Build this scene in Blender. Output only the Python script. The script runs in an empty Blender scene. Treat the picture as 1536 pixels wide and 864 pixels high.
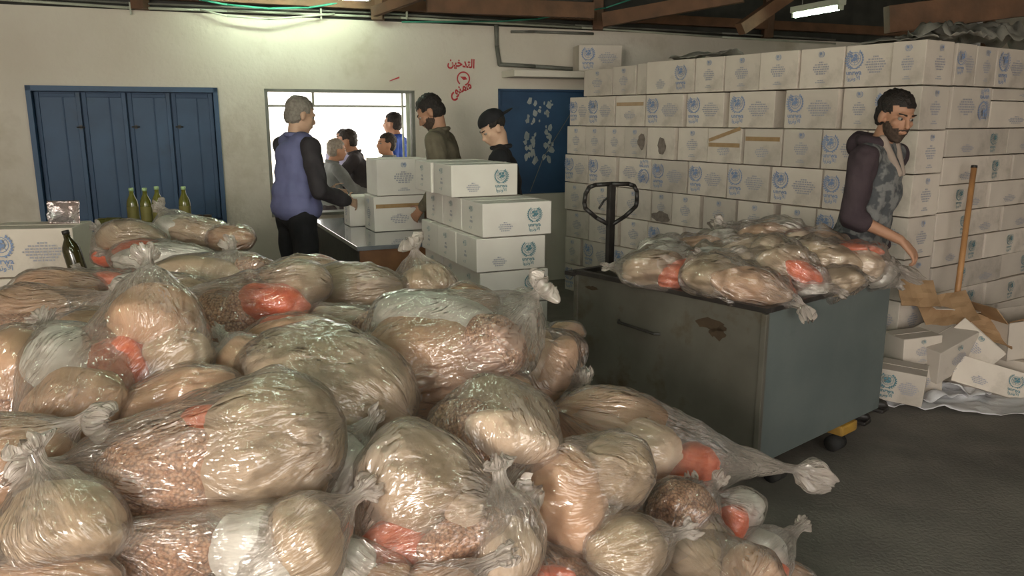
import bpy, bmesh, math, random
from mathutils import Vector, Matrix, noise
from mathutils.bvhtree import BVHTree
C = bpy.context.scene.collection
random.seed(7)
R = math.radians
PI = math.pi

# ------------------------------------------------------------------ camera, world, lights, exposure
CAMH = 1.63
PITCH = R(12)
FPX = 1200.0
cam = bpy.data.cameras.new('camera')
cam.sensor_width = 36
cam.lens = 36 * FPX / 1536
camo = bpy.data.objects.new('camera', cam)
C.objects.link(camo)
camo.location = (0, 0, CAMH)
camo.rotation_euler = (R(90) - PITCH, 0, 0)
bpy.context.scene.camera = camo
sc = bpy.context.scene
sc.view_settings.view_transform = 'Standard'
sc.view_settings.look = 'None'
sc.view_settings.gamma = 1
sc.view_settings.exposure = 0.85
try:
    sc.cycles.transparent_max_bounces = 24
    sc.cycles.max_bounces = 8
except Exception:
    pass
w = bpy.data.worlds.new('sky')
sc.world = w
w.use_nodes = True
wn = w.node_tree
wn.nodes['Background'].inputs[0].default_value = (1.0, 0.95, 0.88, 1)
wn.nodes['Background'].inputs[1].default_value = 1.9
sun = bpy.data.lights.new('sun', 'SUN')
sun.energy = 9
sun.angle = R(1)
sun.color = (1, .95, .86)
suno = bpy.data.objects.new('sun', sun)
C.objects.link(suno)
suno.rotation_euler = (R(-38), R(14), 0)      # high sun beyond the back wall


def area(name, loc, rot, sx, sy, e, col):
    l = bpy.data.lights.new(name, 'AREA')
    l.shape = 'RECTANGLE'; l.size = sx; l.size_y = sy; l.energy = e; l.color = col
    o = bpy.data.objects.new(name, l); C.objects.link(o)
    o.location = loc; o.rotation_euler = rot
    return o


# daylight through the loading door behind the camera, and ceiling tubes added out of frame for glints
area('loading_door_daylight', (-1.6, -2.6, 2.0), (R(78), 0, R(-14)), 1.3, .9, 74, (1, .90, .78))


# ------------------------------------------------------------------ pixel rays -> world points
def ray(px, py):
    xc = px - 768.0
    u = 432.0 - py
    return Vector((xc, FPX * math.cos(PITCH) + u * math.sin(PITCH), -FPX * math.sin(PITCH) + u * math.cos(PITCH)))


def aty(px, py, Y):
    r = ray(px, py)
    t = Y / r.y
    return Vector((r.x * t, Y, CAMH + r.z * t))


def atz(px, py, z):
    r = ray(px, py)
    t = (z - CAMH) / r.z
    return Vector((r.x * t, r.y * t, z))


def onplane(px, py, p0, u):
    """hit of the ray with the vertical plane through p0 along u; returns (s along u, z)"""
    r = ray(px, py)
    n = Vector((-u[1], u[0]))
    t = (n.x * p0[0] + n.y * p0[1]) / (n.x * r.x + n.y * r.y)
    x, y = r.x * t, r.y * t
    return ((x - p0[0]) * u[0] + (y - p0[1]) * u[1], CAMH + r.z * t)


# ------------------------------------------------------------------ materials
MATS = {}


def newmat(name):
    m = bpy.data.materials.new(name)
    m.use_nodes = True
    return m, m.node_tree, m.node_tree.nodes['Principled BSDF']


def mat(name, c1, c2=None, scale=8, rough=.7, bump=.15, metal=0, detail=5, c3=None, s3=2, spec=.4, bscale=None, coat=0, rnd=0, lo=.35, hi=.65):
    if name in MATS:
        return MATS[name]
    m, nt, p = newmat(name)
    p.inputs['Roughness'].default_value = rough
    p.inputs['Metallic'].default_value = metal
    p.inputs['Specular IOR Level'].default_value = spec
    p.inputs['Coat Weight'].default_value = coat
    tc = nt.nodes.new('ShaderNodeTexCoord')
    nz = nt.nodes.new('ShaderNodeTexNoise'); nz.inputs['Scale'].default_value = scale; nz.inputs['Detail'].default_value = detail
    nt.links.new(tc.outputs['Object'], nz.inputs['Vector'])
    rp = nt.nodes.new('ShaderNodeValToRGB')
    rp.color_ramp.elements[0].position = lo; rp.color_ramp.elements[1].position = hi
    rp.color_ramp.elements[0].color = (*c1, 1); rp.color_ramp.elements[1].color = (*(c2 or c1), 1)
    nt.links.new(nz.outputs['Fac'], rp.inputs['Fac'])
    out = rp.outputs['Color']
    if c3:
        n3 = nt.nodes.new('ShaderNodeTexNoise'); n3.inputs['Scale'].default_value = s3; n3.inputs['Detail'].default_value = 6
        n3.inputs['Roughness'].default_value = .65
        nt.links.new(tc.outputs['Object'], n3.inputs['Vector'])
        r3 = nt.nodes.new('ShaderNodeValToRGB'); r3.color_ramp.elements[0].position = .55; r3.color_ramp.elements[1].position = .72
        nt.links.new(n3.outputs['Fac'], r3.inputs['Fac'])
        mx = nt.nodes.new('ShaderNodeMix'); mx.data_type = 'RGBA'
        nt.links.new(r3.outputs['Color'], mx.inputs['Factor']); nt.links.new(out, mx.inputs['A']); mx.inputs['B'].default_value = (*c3, 1)
        out = mx.outputs['Result']
    if rnd:
        oi = nt.nodes.new('ShaderNodeObjectInfo')
        hs = nt.nodes.new('ShaderNodeHueSaturation')
        mr = nt.nodes.new('ShaderNodeMapRange'); mr.inputs['To Min'].default_value = 1 - rnd; mr.inputs['To Max'].default_value = 1 + rnd * .6
        nt.links.new(oi.outputs['Random'], mr.inputs['Value']); nt.links.new(mr.outputs['Result'], hs.inputs['Value'])
        nt.links.new(out, hs.inputs['Color']); out = hs.outputs['Color']
    nt.links.new(out, p.inputs['Base Color'])
    if bump:
        bp = nt.nodes.new('ShaderNodeBump'); bp.inputs['Strength'].default_value = bump; bp.inputs['Distance'].default_value = .02
        nb = nt.nodes.new('ShaderNodeTexNoise'); nb.inputs['Scale'].default_value = bscale or scale * 3; nb.inputs['Detail'].default_value = 6
        nt.links.new(tc.outputs['Object'], nb.inputs['Vector'])
        nt.links.new(nb.outputs['Fac'], bp.inputs['Height']); nt.links.new(bp.outputs['Normal'], p.inputs['Normal'])
    MATS[name] = m
    return m


def grain_mat(name, ca, cb, scale, cc=None, rough=.45):
    """a bag of pulses: cells of two tones with round relief"""
    m, nt, p = newmat(name)
    tc = nt.nodes.new('ShaderNodeTexCoord')
    v = nt.nodes.new('ShaderNodeTexVoronoi'); v.inputs['Scale'].default_value = scale
    nt.links.new(tc.outputs['Object'], v.inputs['Vector'])
    mx = nt.nodes.new('ShaderNodeMix'); mx.data_type = 'RGBA'
    mx.inputs['A'].default_value = (*ca, 1); mx.inputs['B'].default_value = (*cb, 1)
    sp = nt.nodes.new('ShaderNodeSeparateColor'); nt.links.new(v.outputs['Color'], sp.inputs['Color'])
    nt.links.new(sp.outputs['Red'], mx.inputs['Factor'])
    r = nt.nodes.new('ShaderNodeValToRGB'); r.color_ramp.elements[0].position = .35; r.color_ramp.elements[1].position = .75
    r.color_ramp.elements[0].color = (1, 1, 1, 1); r.color_ramp.elements[1].color = (.42, .36, .34, 1)
    nt.links.new(v.outputs['Distance'], r.inputs['Fac'])
    mu = nt.nodes.new('ShaderNodeMix'); mu.data_type = 'RGBA'; mu.blend_type = 'MULTIPLY'; mu.inputs['Factor'].default_value = 1
    nt.links.new(mx.outputs['Result'], mu.inputs['A']); nt.links.new(r.outputs['Color'], mu.inputs['B'])
    nt.links.new(mu.outputs['Result'], p.inputs['Base Color'])
    bp = nt.nodes.new('ShaderNodeBump'); bp.inputs['Strength'].default_value = .7; bp.inputs['Distance'].default_value = .004; bp.invert = True
    nt.links.new(v.outputs['Distance'], bp.inputs['Height']); nt.links.new(bp.outputs['Normal'], p.inputs['Normal'])
    p.inputs['Roughness'].default_value = rough
    MATS[name] = m
    return m


def film_mat():
    m, nt, p = newmat('clear_polythene')
    nt.nodes.remove(p)
    out = nt.nodes['Material Output']
    uv = nt.nodes.new('ShaderNodeUVMap')
    mp = nt.nodes.new('ShaderNodeMapping'); mp.inputs['Scale'].default_value = (19, 7, 1)
    nt.links.new(uv.outputs['UV'], mp.inputs['Vector'])
    n1 = nt.nodes.new('ShaderNodeTexNoise'); n1.inputs['Scale'].default_value = 1.0; n1.inputs['Detail'].default_value = 3; n1.inputs['Distortion'].default_value = .8
    nt.links.new(mp.outputs['Vector'], n1.inputs['Vector'])
    n2 = nt.nodes.new('ShaderNodeTexNoise'); n2.inputs['Scale'].default_value = 2.6; n2.inputs['Detail'].default_value = 2
    nt.links.new(mp.outputs['Vector'], n2.inputs['Vector'])
    # ridges of the creases
    sb = nt.nodes.new('ShaderNodeMath'); sb.operation = 'SUBTRACT'; sb.inputs[1].default_value = .5; nt.links.new(n1.outputs['Fac'], sb.inputs[0])
    ab = nt.nodes.new('ShaderNodeMath'); ab.operation = 'ABSOLUTE'; nt.links.new(sb.outputs[0], ab.inputs[0])
    ad = nt.nodes.new('ShaderNodeMath'); ad.operation = 'MULTIPLY_ADD'; ad.inputs[1].default_value = .34
    nt.links.new(n2.outputs['Fac'], ad.inputs[0]); nt.links.new(ab.outputs[0], ad.inputs[2])
    mp3 = nt.nodes.new('ShaderNodeMapping'); mp3.inputs['Scale'].default_value = (6, 5, 1); nt.links.new(uv.outputs['UV'], mp3.inputs['Vector'])
    n3 = nt.nodes.new('ShaderNodeTexNoise'); n3.inputs['Scale'].default_value = 1.0; n3.inputs['Detail'].default_value = 2
    nt.links.new(mp3.outputs['Vector'], n3.inputs['Vector'])
    mk = nt.nodes.new('ShaderNodeMapRange'); mk.inputs['From Min'].default_value = .46; mk.inputs['From Max'].default_value = .64; mk.inputs['To Min'].default_value = .34
    nt.links.new(n3.outputs['Fac'], mk.inputs['Value'])
    hm = nt.nodes.new('ShaderNodeMath'); hm.operation = 'MULTIPLY'; nt.links.new(ad.outputs[0], hm.inputs[0]); nt.links.new(mk.outputs['Result'], hm.inputs[1])
    bp = nt.nodes.new('ShaderNodeBump'); bp.inputs['Strength'].default_value = .9; bp.inputs['Distance'].default_value = .062
    nt.links.new(hm.outputs[0], bp.inputs['Height'])
    gl = nt.nodes.new('ShaderNodeBsdfGlossy'); gl.inputs['Roughness'].default_value = .10; gl.inputs['Color'].default_value = (1, 1, 1, 1)
    nt.links.new(bp.outputs['Normal'], gl.inputs['Normal'])
    df = nt.nodes.new('ShaderNodeBsdfDiffuse'); df.inputs['Color'].default_value = (.84, .74, .66, 1)
    nt.links.new(bp.outputs['Normal'], df.inputs['Normal'])
    tl = nt.nodes.new('ShaderNodeBsdfTranslucent'); tl.inputs['Color'].default_value = (.92, .78, .69, 1)
    milk = nt.nodes.new('ShaderNodeMixShader'); milk.inputs[0].default_value = .45
    nt.links.new(df.outputs[0], milk.inputs[1]); nt.links.new(tl.outputs[0], milk.inputs[2])
    tr = nt.nodes.new('ShaderNodeBsdfTransparent')
    # haze of the film: thicker where it bunches (noise), thin where it is taut
    rp = nt.nodes.new('ShaderNodeMapRange'); rp.inputs['From Min'].default_value = .4; rp.inputs['From Max'].default_value = .68
    rp.inputs['To Min'].default_value = .15; rp.inputs['To Max'].default_value = .38
    nt.links.new(n3.outputs['Fac'], rp.inputs['Value'])
    # film gathers at the neck: uv v holds the length, the 'gather' attribute holds how bunched it is
    at = nt.nodes.new('ShaderNodeAttribute'); at.attribute_name = 'gather'
    a2 = nt.nodes.new('ShaderNodeMath'); a2.operation = 'MULTIPLY_ADD'; a2.inputs[1].default_value = .40; a2.use_clamp = True
    nt.links.new(at.outputs['Fac'], a2.inputs[0]); nt.links.new(rp.outputs['Result'], a2.inputs[2])
    m1 = nt.nodes.new('ShaderNodeMixShader'); nt.links.new(a2.outputs[0], m1.inputs[0])
    nt.links.new(tr.outputs[0], m1.inputs[1]); nt.links.new(milk.outputs[0], m1.inputs[2])
    fr = nt.nodes.new('ShaderNodeFresnel'); fr.inputs['IOR'].default_value = 1.5; nt.links.new(bp.outputs['Normal'], fr.inputs['Normal'])
    fm = nt.nodes.new('ShaderNodeMath'); fm.operation = 'MULTIPLY_ADD'; fm.inputs[1].default_value = .8; fm.inputs[2].default_value = .05; fm.use_clamp = True
    nt.links.new(fr.outputs[0], fm.inputs[0])
    m2 = nt.nodes.new('ShaderNodeMixShader'); nt.links.new(fm.outputs[0], m2.inputs[0])
    nt.links.new(m1.outputs[0], m2.inputs[1]); nt.links.new(gl.outputs[0], m2.inputs[2])
    nt.links.new(m2.outputs[0], out.inputs['Surface'])
    MATS['film'] = m
    return m


def emis(name, col, st):
    m, nt, p = newmat(name)
    p.inputs['Emission Color'].default_value = (*col, 1); p.inputs['Emission Strength'].default_value = st
    p.inputs['Base Color'].default_value = (*col, 1)
    MATS[name] = m
    return m


film = film_mat()
M_wall = mat('whitewashed_plaster', (.67, .62, .54), (.59, .53, .45), 1.1, .9, .25, c3=(.42, .36, .27), s3=.7, bscale=26, detail=8)
M_carton = mat('white_carton', (.66, .59, .51), (.60, .53, .46), 5, .75, .05, c3=(.43, .38, .32), s3=3.1, rnd=.18)
M_carton_w = mat('clean_white_carton', (.74, .70, .645), (.69, .645, .59), 5, .7, .05, rnd=.08)
M_kraft = mat('kraft_board', (.42, .27, .15), (.34, .21, .11), 9, .8, .1)
M_tape = mat('brown_tape', (.40, .26, .13), (.33, .21, .10), 20, .35, .05)
M_blue = mat('blue_print', (.20, .28, .46), (.27, .34, .50), 40, .8, 0)
M_teal = mat('teal_print', (.09, .21, .25), (.14, .27, .31), 40, .8, 0)
M_grey = mat('grey_print', (.33, .34, .39), (.40, .39, .42), 60, .8, 0)
M_redp = mat('red_print', (.45, .16, .17), None, 40, .8, 0)
M_soot = mat('soot_stain', (.16, .13, .11), (.24, .20, .17), 30, .9, 0)
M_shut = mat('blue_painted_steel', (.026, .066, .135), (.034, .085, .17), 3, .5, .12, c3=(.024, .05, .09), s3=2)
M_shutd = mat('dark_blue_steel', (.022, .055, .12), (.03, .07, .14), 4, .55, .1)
M_floor = mat('worn_concrete_floor', (.15, .137, .12), (.21, .19, .165), 3, .8, .35, c3=(.11, .10, .086), s3=1.3, bscale=60, detail=9)
M_ground = mat('pale_ground', (.6, .55, .46), (.5, .45, .38), 3, .9, .2)
M_wood = mat('dark_roof_timber', (.17, .085, .045), (.10, .055, .03), 5, .7, .3)
M_woodl = mat('brown_table_wood', (.20, .09, .035), (.13, .055, .022), 7, .5, .15)
M_top = mat('grey_laminate', (.16, .17, .19), (.12, .13, .145), 9, .16, .03, spec=.8, coat=1)
M_roof = mat('dark_roof_sheet', (.06, .06, .05), (.035, .035, .03), 5, .6, .2)
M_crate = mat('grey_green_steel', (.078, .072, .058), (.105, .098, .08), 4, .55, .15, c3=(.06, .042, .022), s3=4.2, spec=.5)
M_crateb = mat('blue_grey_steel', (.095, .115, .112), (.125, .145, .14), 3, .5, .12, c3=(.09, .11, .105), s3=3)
M_dark = mat('black_metal', (.018, .016, .015), (.035, .03, .027), 12, .45, .1)
M_rust = mat('brown_rust', (.035, .022, .012), (.06, .038, .02), 12, .8, .3)
M_yel = mat('yellow_paint', (.42, .24, .04), (.20, .12, .04), 7, .5, .15, c3=(.06, .045, .03), s3=5)
M_yelp = mat('yellow_plastic', (.75, .60, .04), None, 9, .4, .02)
M_steel = mat('grey_conduit', (.20, .20, .17), (.13, .13, .11), 6, .5, .1)
M_pale = mat('pale_conduit', (.50, .52, .42), (.38, .40, .32), 6, .5, .1)
M_green = mat('green_cable', (.05, .30, .20), (.04, .22, .15), 6, .4, .05)
M_pole = mat('varnished_pole', (.48, .25, .10), (.38, .19, .08), 9, .45, .08)
M_oil = mat('olive_oil_glass', (.13, .13, .02), (.09, .085, .015), 6, .12, .02, spec=.8)
M_oild = mat('dark_bottle_glass', (.03, .025, .008), (.05, .04, .01), 6, .12, .02, spec=.8)
M_cap = mat('pale_green_cap', (.35, .5, .25), None, 6, .4, 0)
M_lab = mat('bottle_label', (.17, .15, .04), (.12, .11, .03), 10, .6, 0)
M_foil = mat('crinkled_foil', (.62, .60, .60), (.50, .36, .34), 10, .25, .5, metal=.8, bscale=40)
M_wrap = mat('dull_plastic_sheet', (.30, .29, .25), (.22, .21, .18), 6, .4, .3, spec=.6)
M_wrapw = mat('white_plastic_sheet', (.70, .70, .72), (.60, .59, .60), 6, .35, .3, spec=.5)
M_red = mat('red_spray_paint', (.42, .03, .04), (.50, .08, .08), 30, .8, 0)
M_peel = mat('peeled_paper', (.40, .42, .40), (.28, .32, .33), 12, .9, .1)
M_rubber = mat('black_rubber', (.02, .02, .02), (.04, .035, .03), 9, .8, .1)
M_tube = emis('tube_glow', (.80, 1.0, .78), 28)
# packet contents
M_rice = mat('rice_packet', (.53, .40, .265), (.46, .34, .22), 6, .62, .14, bscale=130, rnd=.1, spec=.25)
M_riceo = mat('tan_packet', (.60, .365, .215), (.54, .335, .205), 6, .62, .14, bscale=90, rnd=.1, spec=.25)
M_flour = mat('cream_packet', (.74, .57, .42), (.69, .54, .40), 5, .62, .1, bscale=30, rnd=.06, spec=.25)
M_sugar = mat('white_packet', (.74, .72, .66), (.68, .66, .61), 5, .62, .12, bscale=60, rnd=.05, spec=.25)
M_lentil = mat('orange_lentil_packet', (.85, .17, .05), (.74, .12, .04), 60, .32, .15, bscale=160, spec=.6)
M_chick = grain_mat('chickpea_packet', (.44, .20, .10), (.58, .33, .19), 135)
# people
M_skin = mat('skin', (.46, .25, .16), (.40, .21, .13), 9, .55, .05)
M_skinl = mat('light_skin', (.62, .40, .28), (.56, .35, .24), 9, .55, .05)
M_hair = mat('black_hair', (.012, .01, .009), (.03, .022, .018), 60, .6, .4)
M_hairg = mat('grey_hair', (.30, .27, .23), (.22, .19, .16), 60, .7, .4)
M_beard = mat('dark_beard', (.05, .033, .024), (.085, .055, .04), 80, .8, .4)
M_blk = mat('black_cloth', (.012, .012, .014), (.022, .021, .024), 8, .85, .2)
M_vest = mat('violet_blue_vest', (.17, .18, .34), (.14, .15, .29), 7, .75, .15)
M_char = mat('charcoal_cloth', (.05, .045, .05), (.035, .03, .034), 8, .85, .2)
M_plum = mat('dark_plum_cloth', (.040, .026, .033), (.058, .040, .046), 9, .85, .25)
M_hood = mat('mottled_grey_knit', (.19, .19, .185), (.075, .08, .085), 22, .9, .2, detail=2, lo=.44, hi=.56)
M_lining = mat('beige_lining', (.36, .29, .24), (.30, .24, .20), 9, .9, .2)
M_camo = mat('olive_khaki_cloth', (.17, .145, .10), (.12, .10, .07), 9, .85, .25, c3=(.24, .20, .14), s3=9)
M_blu = mat('bright_blue_cloth', (.03, .09, .42), (.03, .07, .32), 9, .85, .2)
M_gry = mat('grey_shirt', (.20, .22, .22), (.15, .16, .16), 9, .85, .2)
M_lav = mat('pale_lavender_cloth', (.42, .42, .60), (.36, .36, .52), 9, .85, .2)
M_eye = mat('eye_white', (.30, .27, .24), None, 9, .2, 0)


# ------------------------------------------------------------------ mesh helpers
def tag(o, label=None, cat=None, group=None, kind=None):
    if label: o['label'] = label
    if cat: o['category'] = cat
    if group: o['group'] = group
    if kind: o['kind'] = kind
    return o


def link(name, me, m=None, parent=None):
    o = bpy.data.objects.new(name, me)
    C.objects.link(o)
    if m is not None and not len(me.materials):
        me.materials.append(m)
    if parent: o.parent = parent
    return o


def obj(name, bm, m=None, parent=None, smooth=False):
    me = bpy.data.meshes.new(name)
    bmesh.ops.recalc_face_normals(bm, faces=bm.faces)
    bm.to_mesh(me); bm.free()
    if smooth:
        me.polygons.foreach_set('use_smooth', [True] * len(me.polygons))
    return link(name, me, m, parent)


def empty(name, loc=(0, 0, 0), rz=0):
    o = bpy.data.objects.new(name, None)
    C.objects.link(o); o.location = loc; o.rotation_euler = (0, 0, rz); o.empty_display_size = .1
    return o


def box(bm, c, s, rot=None, bev=0):
    M = Matrix.Translation(Vector(c))
    if rot is not None: M = M @ rot.to_4x4()
    g = bmesh.ops.create_cube(bm, size=1, matrix=M @ Matrix.Diagonal((*s, 1)))
    if bev:
        es = list({e for v in g['verts'] for e in v.link_edges})
        bmesh.ops.bevel(bm, geom=es, offset=bev, segments=2, profile=.6, affect='EDGES')
    return bm


def BX(c, s, rot=None, bev=0):
    return box(bmesh.new(), c, s, rot, bev)


def rz(a): return Matrix.Rotation(a, 3, 'Z')


def cyl(bm, p0, p1, r0, r1=None, seg=12, caps=True):
    p0, p1 = Vector(p0), Vector(p1); d = p1 - p0
    if d.length < 1e-6: return bm
    q = Vector((0, 0, 1)).rotation_difference(d.normalized()).to_matrix().to_4x4()
    bmesh.ops.create_cone(bm, cap_ends=caps, segments=seg, radius1=r0, radius2=r0 if r1 is None else r1, depth=d.length,
                          matrix=Matrix.Translation((p0 + p1) / 2) @ q)
    return bm


def sph(bm, c, r, rot=None, seg=16):
    if isinstance(r, (int, float)): r = (r, r, r)
    M = Matrix.Translation(Vector(c))
    if rot is not None: M = M @ rot.to_4x4()
    bmesh.ops.create_uvsphere(bm, u_segments=seg, v_segments=max(6, seg // 2), radius=1, matrix=M @ Matrix.Diagonal((*r, 1)))
    return bm


def tube(bm, pts, r, seg=8):
    for a, b in zip(pts, pts[1:]):
        cyl(bm, a, b, r, r, seg)
    for p in pts[1:-1]:
        sph(bm, p, r, seg=8)
    return bm


def lathe(bm, prof, seg=16, c=(0, 0, 0)):
    rings = []
    for r, z in prof:
        rings.append([bm.verts.new((c[0] + r * math.cos(2 * PI * k / seg), c[1] + r * math.sin(2 * PI * k / seg), c[2] + z)) for k in range(seg)])
    for a, b in zip(rings, rings[1:]):
        for k in range(seg):
            bm.faces.new((a[k], a[(k + 1) % seg], b[(k + 1) % seg], b[k]))
    bm.faces.new(rings[0][::-1]); bm.faces.new(rings[-1])
    return bm


def poly(bm, pts):
    vs = [bm.verts.new(p) for p in pts]
    return bm.faces.new(vs)


_dg = bpy.context.evaluated_depsgraph_get


def remeshed(bm, voxel, smooth=3, disp=0, dscale=14, seed=0):
    me = bpy.data.meshes.new('tmp'); bm.to_mesh(me); bm.free()
    o = bpy.data.objects.new('tmp', me); C.objects.link(o)
    a = o.modifiers.new('r', 'REMESH'); a.mode = 'VOXEL'; a.voxel_size = voxel
    b = o.modifiers.new('s', 'SMOOTH'); b.iterations = smooth; b.factor = .5
    d = _dg(); d.update()
    out = bpy.data.meshes.new_from_object(o.evaluated_get(d))
    bpy.data.objects.remove(o); bpy.data.meshes.remove(me)
    if disp:
        ns = [v.normal.copy() for v in out.vertices]
        for v, n in zip(out.vertices, ns):
            q = v.co * dscale + Vector((seed * 3.1, 0, 0))
            q.z *= .55
            f = noise.noise(q)
            v.co += n * disp * (abs(f) * 2 - .4)
    out.polygons.foreach_set('use_smooth', [True] * len(out.polygons))
    return out


def text_mesh(body, size=1.0, bold=0.0, res=2):
    cu = bpy.data.curves.new('t', 'FONT'); cu.body = body; cu.size = size; cu.align_x = 'CENTER'; cu.resolution_u = res
    cu.offset = bold
    o = bpy.data.objects.new('t', cu); C.objects.link(o)
    d = _dg(); d.update()
    me = bpy.data.meshes.new_from_object(o.evaluated_get(d))
    bpy.data.objects.remove(o)
    return me


def add_mesh(bm, me, M):
    n0 = len(bm.verts)
    bm.from_mesh(me)
    bm.verts.ensure_lookup_table()
    for v in bm.verts[n0:]:
        v.co = M @ v.co


# ------------------------------------------------------------------ the room
UW = Vector((math.cos(R(22)), math.sin(R(22))))      # along the back wall, left to right
NW = Vector((-UW.y, UW.x))                           # outwards through it
W0 = (0.0, 7.9)
AW = R(22)


def wallp(s, z, out=0.0):
    return Vector((W0[0] + UW.x * s + NW.x * out, W0[1] + UW.y * s + NW.y * out, z))


def wpx(px, py): return onplane(px, py, W0, UW)


def wbox(bm, s0, s1, z0, z1, o0, o1, bev=0):
    c = wallp((s0 + s1) / 2, (z0 + z1) / 2, (o0 + o1) / 2)
    return box(bm, c, (abs(s1 - s0), abs(o1 - o0), abs(z1 - z0)), rz(AW), bev)


ZTOP = 2.47
s1l, zt1 = wpx(40, 128); s1r, _ = wpx(326, 130); _, zb1 = wpx(342, 335)
s2l, zt2 = wpx(401, 133); s2r, _ = wpx(625, 135); _, zb2 = wpx(405, 326)
s3l, zt3 = wpx(747, 133); s3r, _ = wpx(880, 134); _, zb3 = wpx(800, 291)
s1l = wpx(50, 228)[0]; s1r = wpx(333, 232)[0]
s2l = wpx(402, 230)[0]; s2r = wpx(624, 230)[0]
holes = [(s1l, s1r, zb1, zt1), (s2l, s2r, zb2, zt2), (s3l, s3r, zb3, zt3)]
SL, SR = -5.2, 7.5
bm = bmesh.new()
ss = sorted({SL, SR, *[h[0] for h in holes], *[h[1] for h in holes]})
for a, b in zip(ss, ss[1:]):
    mid = (a + b) / 2
    hs = [h for h in holes if h[0] < mid < h[1]]
    if hs:
        wbox(bm, a, b, 0, hs[0][2], 0, .22); wbox(bm, a, b, hs[0][3], ZTOP, 0, .22)
    else:
        wbox(bm, a, b, 0, ZTOP, 0, .22)
tag(obj('wall_back', bm, M_wall), kind='structure')
bm = bmesh.new(); wbox(bm, SL, SR, ZTOP, 3.1, .10, .2)
tag(obj('wall_back_upper', bm, M_roof), kind='structure')
pl = wallp(SL, 0)
bm = bmesh.new(); box(bm, (pl.x + .9, pl.y - 4.4, 1.55), (.2, 10.5, 3.1), rz(R(10)))
tag(obj('wall_left', bm, M_wall), kind='structure')
bm = bmesh.new(); box(bm, (5.9, 3.8, 1.55), (.2, 12.5, 3.1))
tag(obj('wall_right', bm, M_wall), kind='structure')
bm = bmesh.new(); box(bm, (0.5, 3.6, -.06), (14, 15.5, .12))
tag(obj('floor', bm, M_floor), kind='structure')
bm = bmesh.new(); box(bm, (0, 30, -.2), (90, 90, .12))
tag(obj('outside_ground', bm, M_ground), kind='structure')
# corrugated roof
bm = bmesh.new()
n = 300; x0 = -6.5; prev = None
for i in range(n + 1):
    x = x0 + i * 13.5 / n
    z = 3.0 + .02 * math.sin(i * 1.3)
    a, b = bm.verts.new((x, -3.6, z)), bm.verts.new((x, 11.2, z))
    c, d = bm.verts.new((x, -3.6, z + .03)), bm.verts.new((x, 11.2, z + .03))
    if prev:
        bm.faces.new((prev[0], a, b, prev[1])); bm.faces.new((prev[2], prev[3], d, c))
    prev = (a, b, c, d)
tag(obj('ceiling', bm, M_roof), kind='structure')

# timber of the roof: tie beams, posts and braces over the back wall
def beam(p0, p1, wd, ht, name='roof_beam', m=M_wood):
    p0, p1 = Vector(p0), Vector(p1); d = p1 - p0
    q = d.to_track_quat('X', 'Z').to_matrix()
    bm = BX((p0 + p1) / 2, (d.length, wd, ht), q, .004)
    return tag(obj(name, bm, m), kind='structure')


beam(wallp(-5, 2.60, -.05), wallp(6.5, 2.60, -.05), .10, .09, 'trim_1')
for k, px in enumerate((212, 445 + 120, 893, 1148, 1480)):
    s, _ = wpx(px, 25)
    p = wallp(s, 2.98, -.12)
    beam(wallp(s, 2.47, -.05), wallp(s, 3.0, -.05), .12, .10, 'roof_post')
    beam(wallp(s, 2.92, -.1), wallp(s, 2.92, -8.5), .09, .12, 'roof_joist')
a_, b_ = aty(905, 38, 7.6), aty(1100, -4, 6.4)
beam(aty(905, 30, 7.5), aty(1115, -8, 7.0), .07, .12, 'roof_brace')
beam(aty(1330, 30, 6.1), aty(1600, -4, 6.1), .10, .19, 'roof_brace')
beam(aty(1110, 44, 7.0), aty(1190, -12, 7.2), .09, .10, 'roof_brace')
beam(aty(560, 18, 7.0), aty(650, -14, 6.8), .06, .08, 'roof_brace')
beam(aty(640, 6, 6.9), aty(890, 16, 7.3), .06, .13, 'roof_brace')

# window_1: four painted steel shutter leaves in a frame
win = empty('window_1', wallp((s1l + s1r) / 2, zb1), AW); tag(win, kind='structure')
Wd, Hd = s1r - s1l, zt1 - zb1


def lb(c, s, bev=0): return BX(c, s, None, bev)


bm = bmesh.new()
box(bm, (0, .02, Hd - .02), (Wd, .12, .04)); box(bm, (0, .02, .015), (Wd, .12, .03))
box(bm, (-Wd / 2 + .018, .02, Hd / 2), (.036, .12, Hd)); box(bm, (Wd / 2 - .018, .02, Hd / 2), (.036, .12, Hd))
obj('window_frame', bm, M_shut, win)
lw = (Wd - .072) / 4
obj('added_light_block', BX((0, .10, Hd / 2), (Wd, .012, Hd)), M_shutd, win)  # added sheet, keeps outside light from leaking through the shutter gaps
for k in range(4):
    cx = -Wd / 2 + .036 + lw * (k + .5)
    sh = obj('shutter_leaf', BX((cx, .075, Hd / 2), (lw - .008, .014, Hd - .09), None, .003), M_shut, win)
    for e in (-1, 1):
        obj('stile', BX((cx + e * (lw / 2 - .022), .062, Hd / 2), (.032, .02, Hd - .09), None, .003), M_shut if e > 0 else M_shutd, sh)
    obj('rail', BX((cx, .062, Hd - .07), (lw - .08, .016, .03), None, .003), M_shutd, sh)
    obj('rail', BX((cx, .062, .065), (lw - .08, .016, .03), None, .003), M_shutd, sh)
    obj('groove_rib', BX((cx + .035, .066, Hd / 2), (.010, .012, Hd - .17), None, .003), M_shutd, sh)
    if k in (0, 2, 3):
        bm = bmesh.new(); e = lw / 2 - .02 if k == 0 else -(lw / 2 - .05)
        cyl(bm, (cx + e - .03, .045, Hd * .72), (cx + e + .03, .045, Hd * .72), .006); box(bm, (cx + e, .05, Hd * .72), (.022, .014, .03))
        obj('bolt', bm, M_dark, sh)
bm = bmesh.new(); box(bm, (0, -.03, -.03), (Wd + .08, .1, .05), None, .006)
obj('window_sill', bm, M_shut, win)

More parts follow.
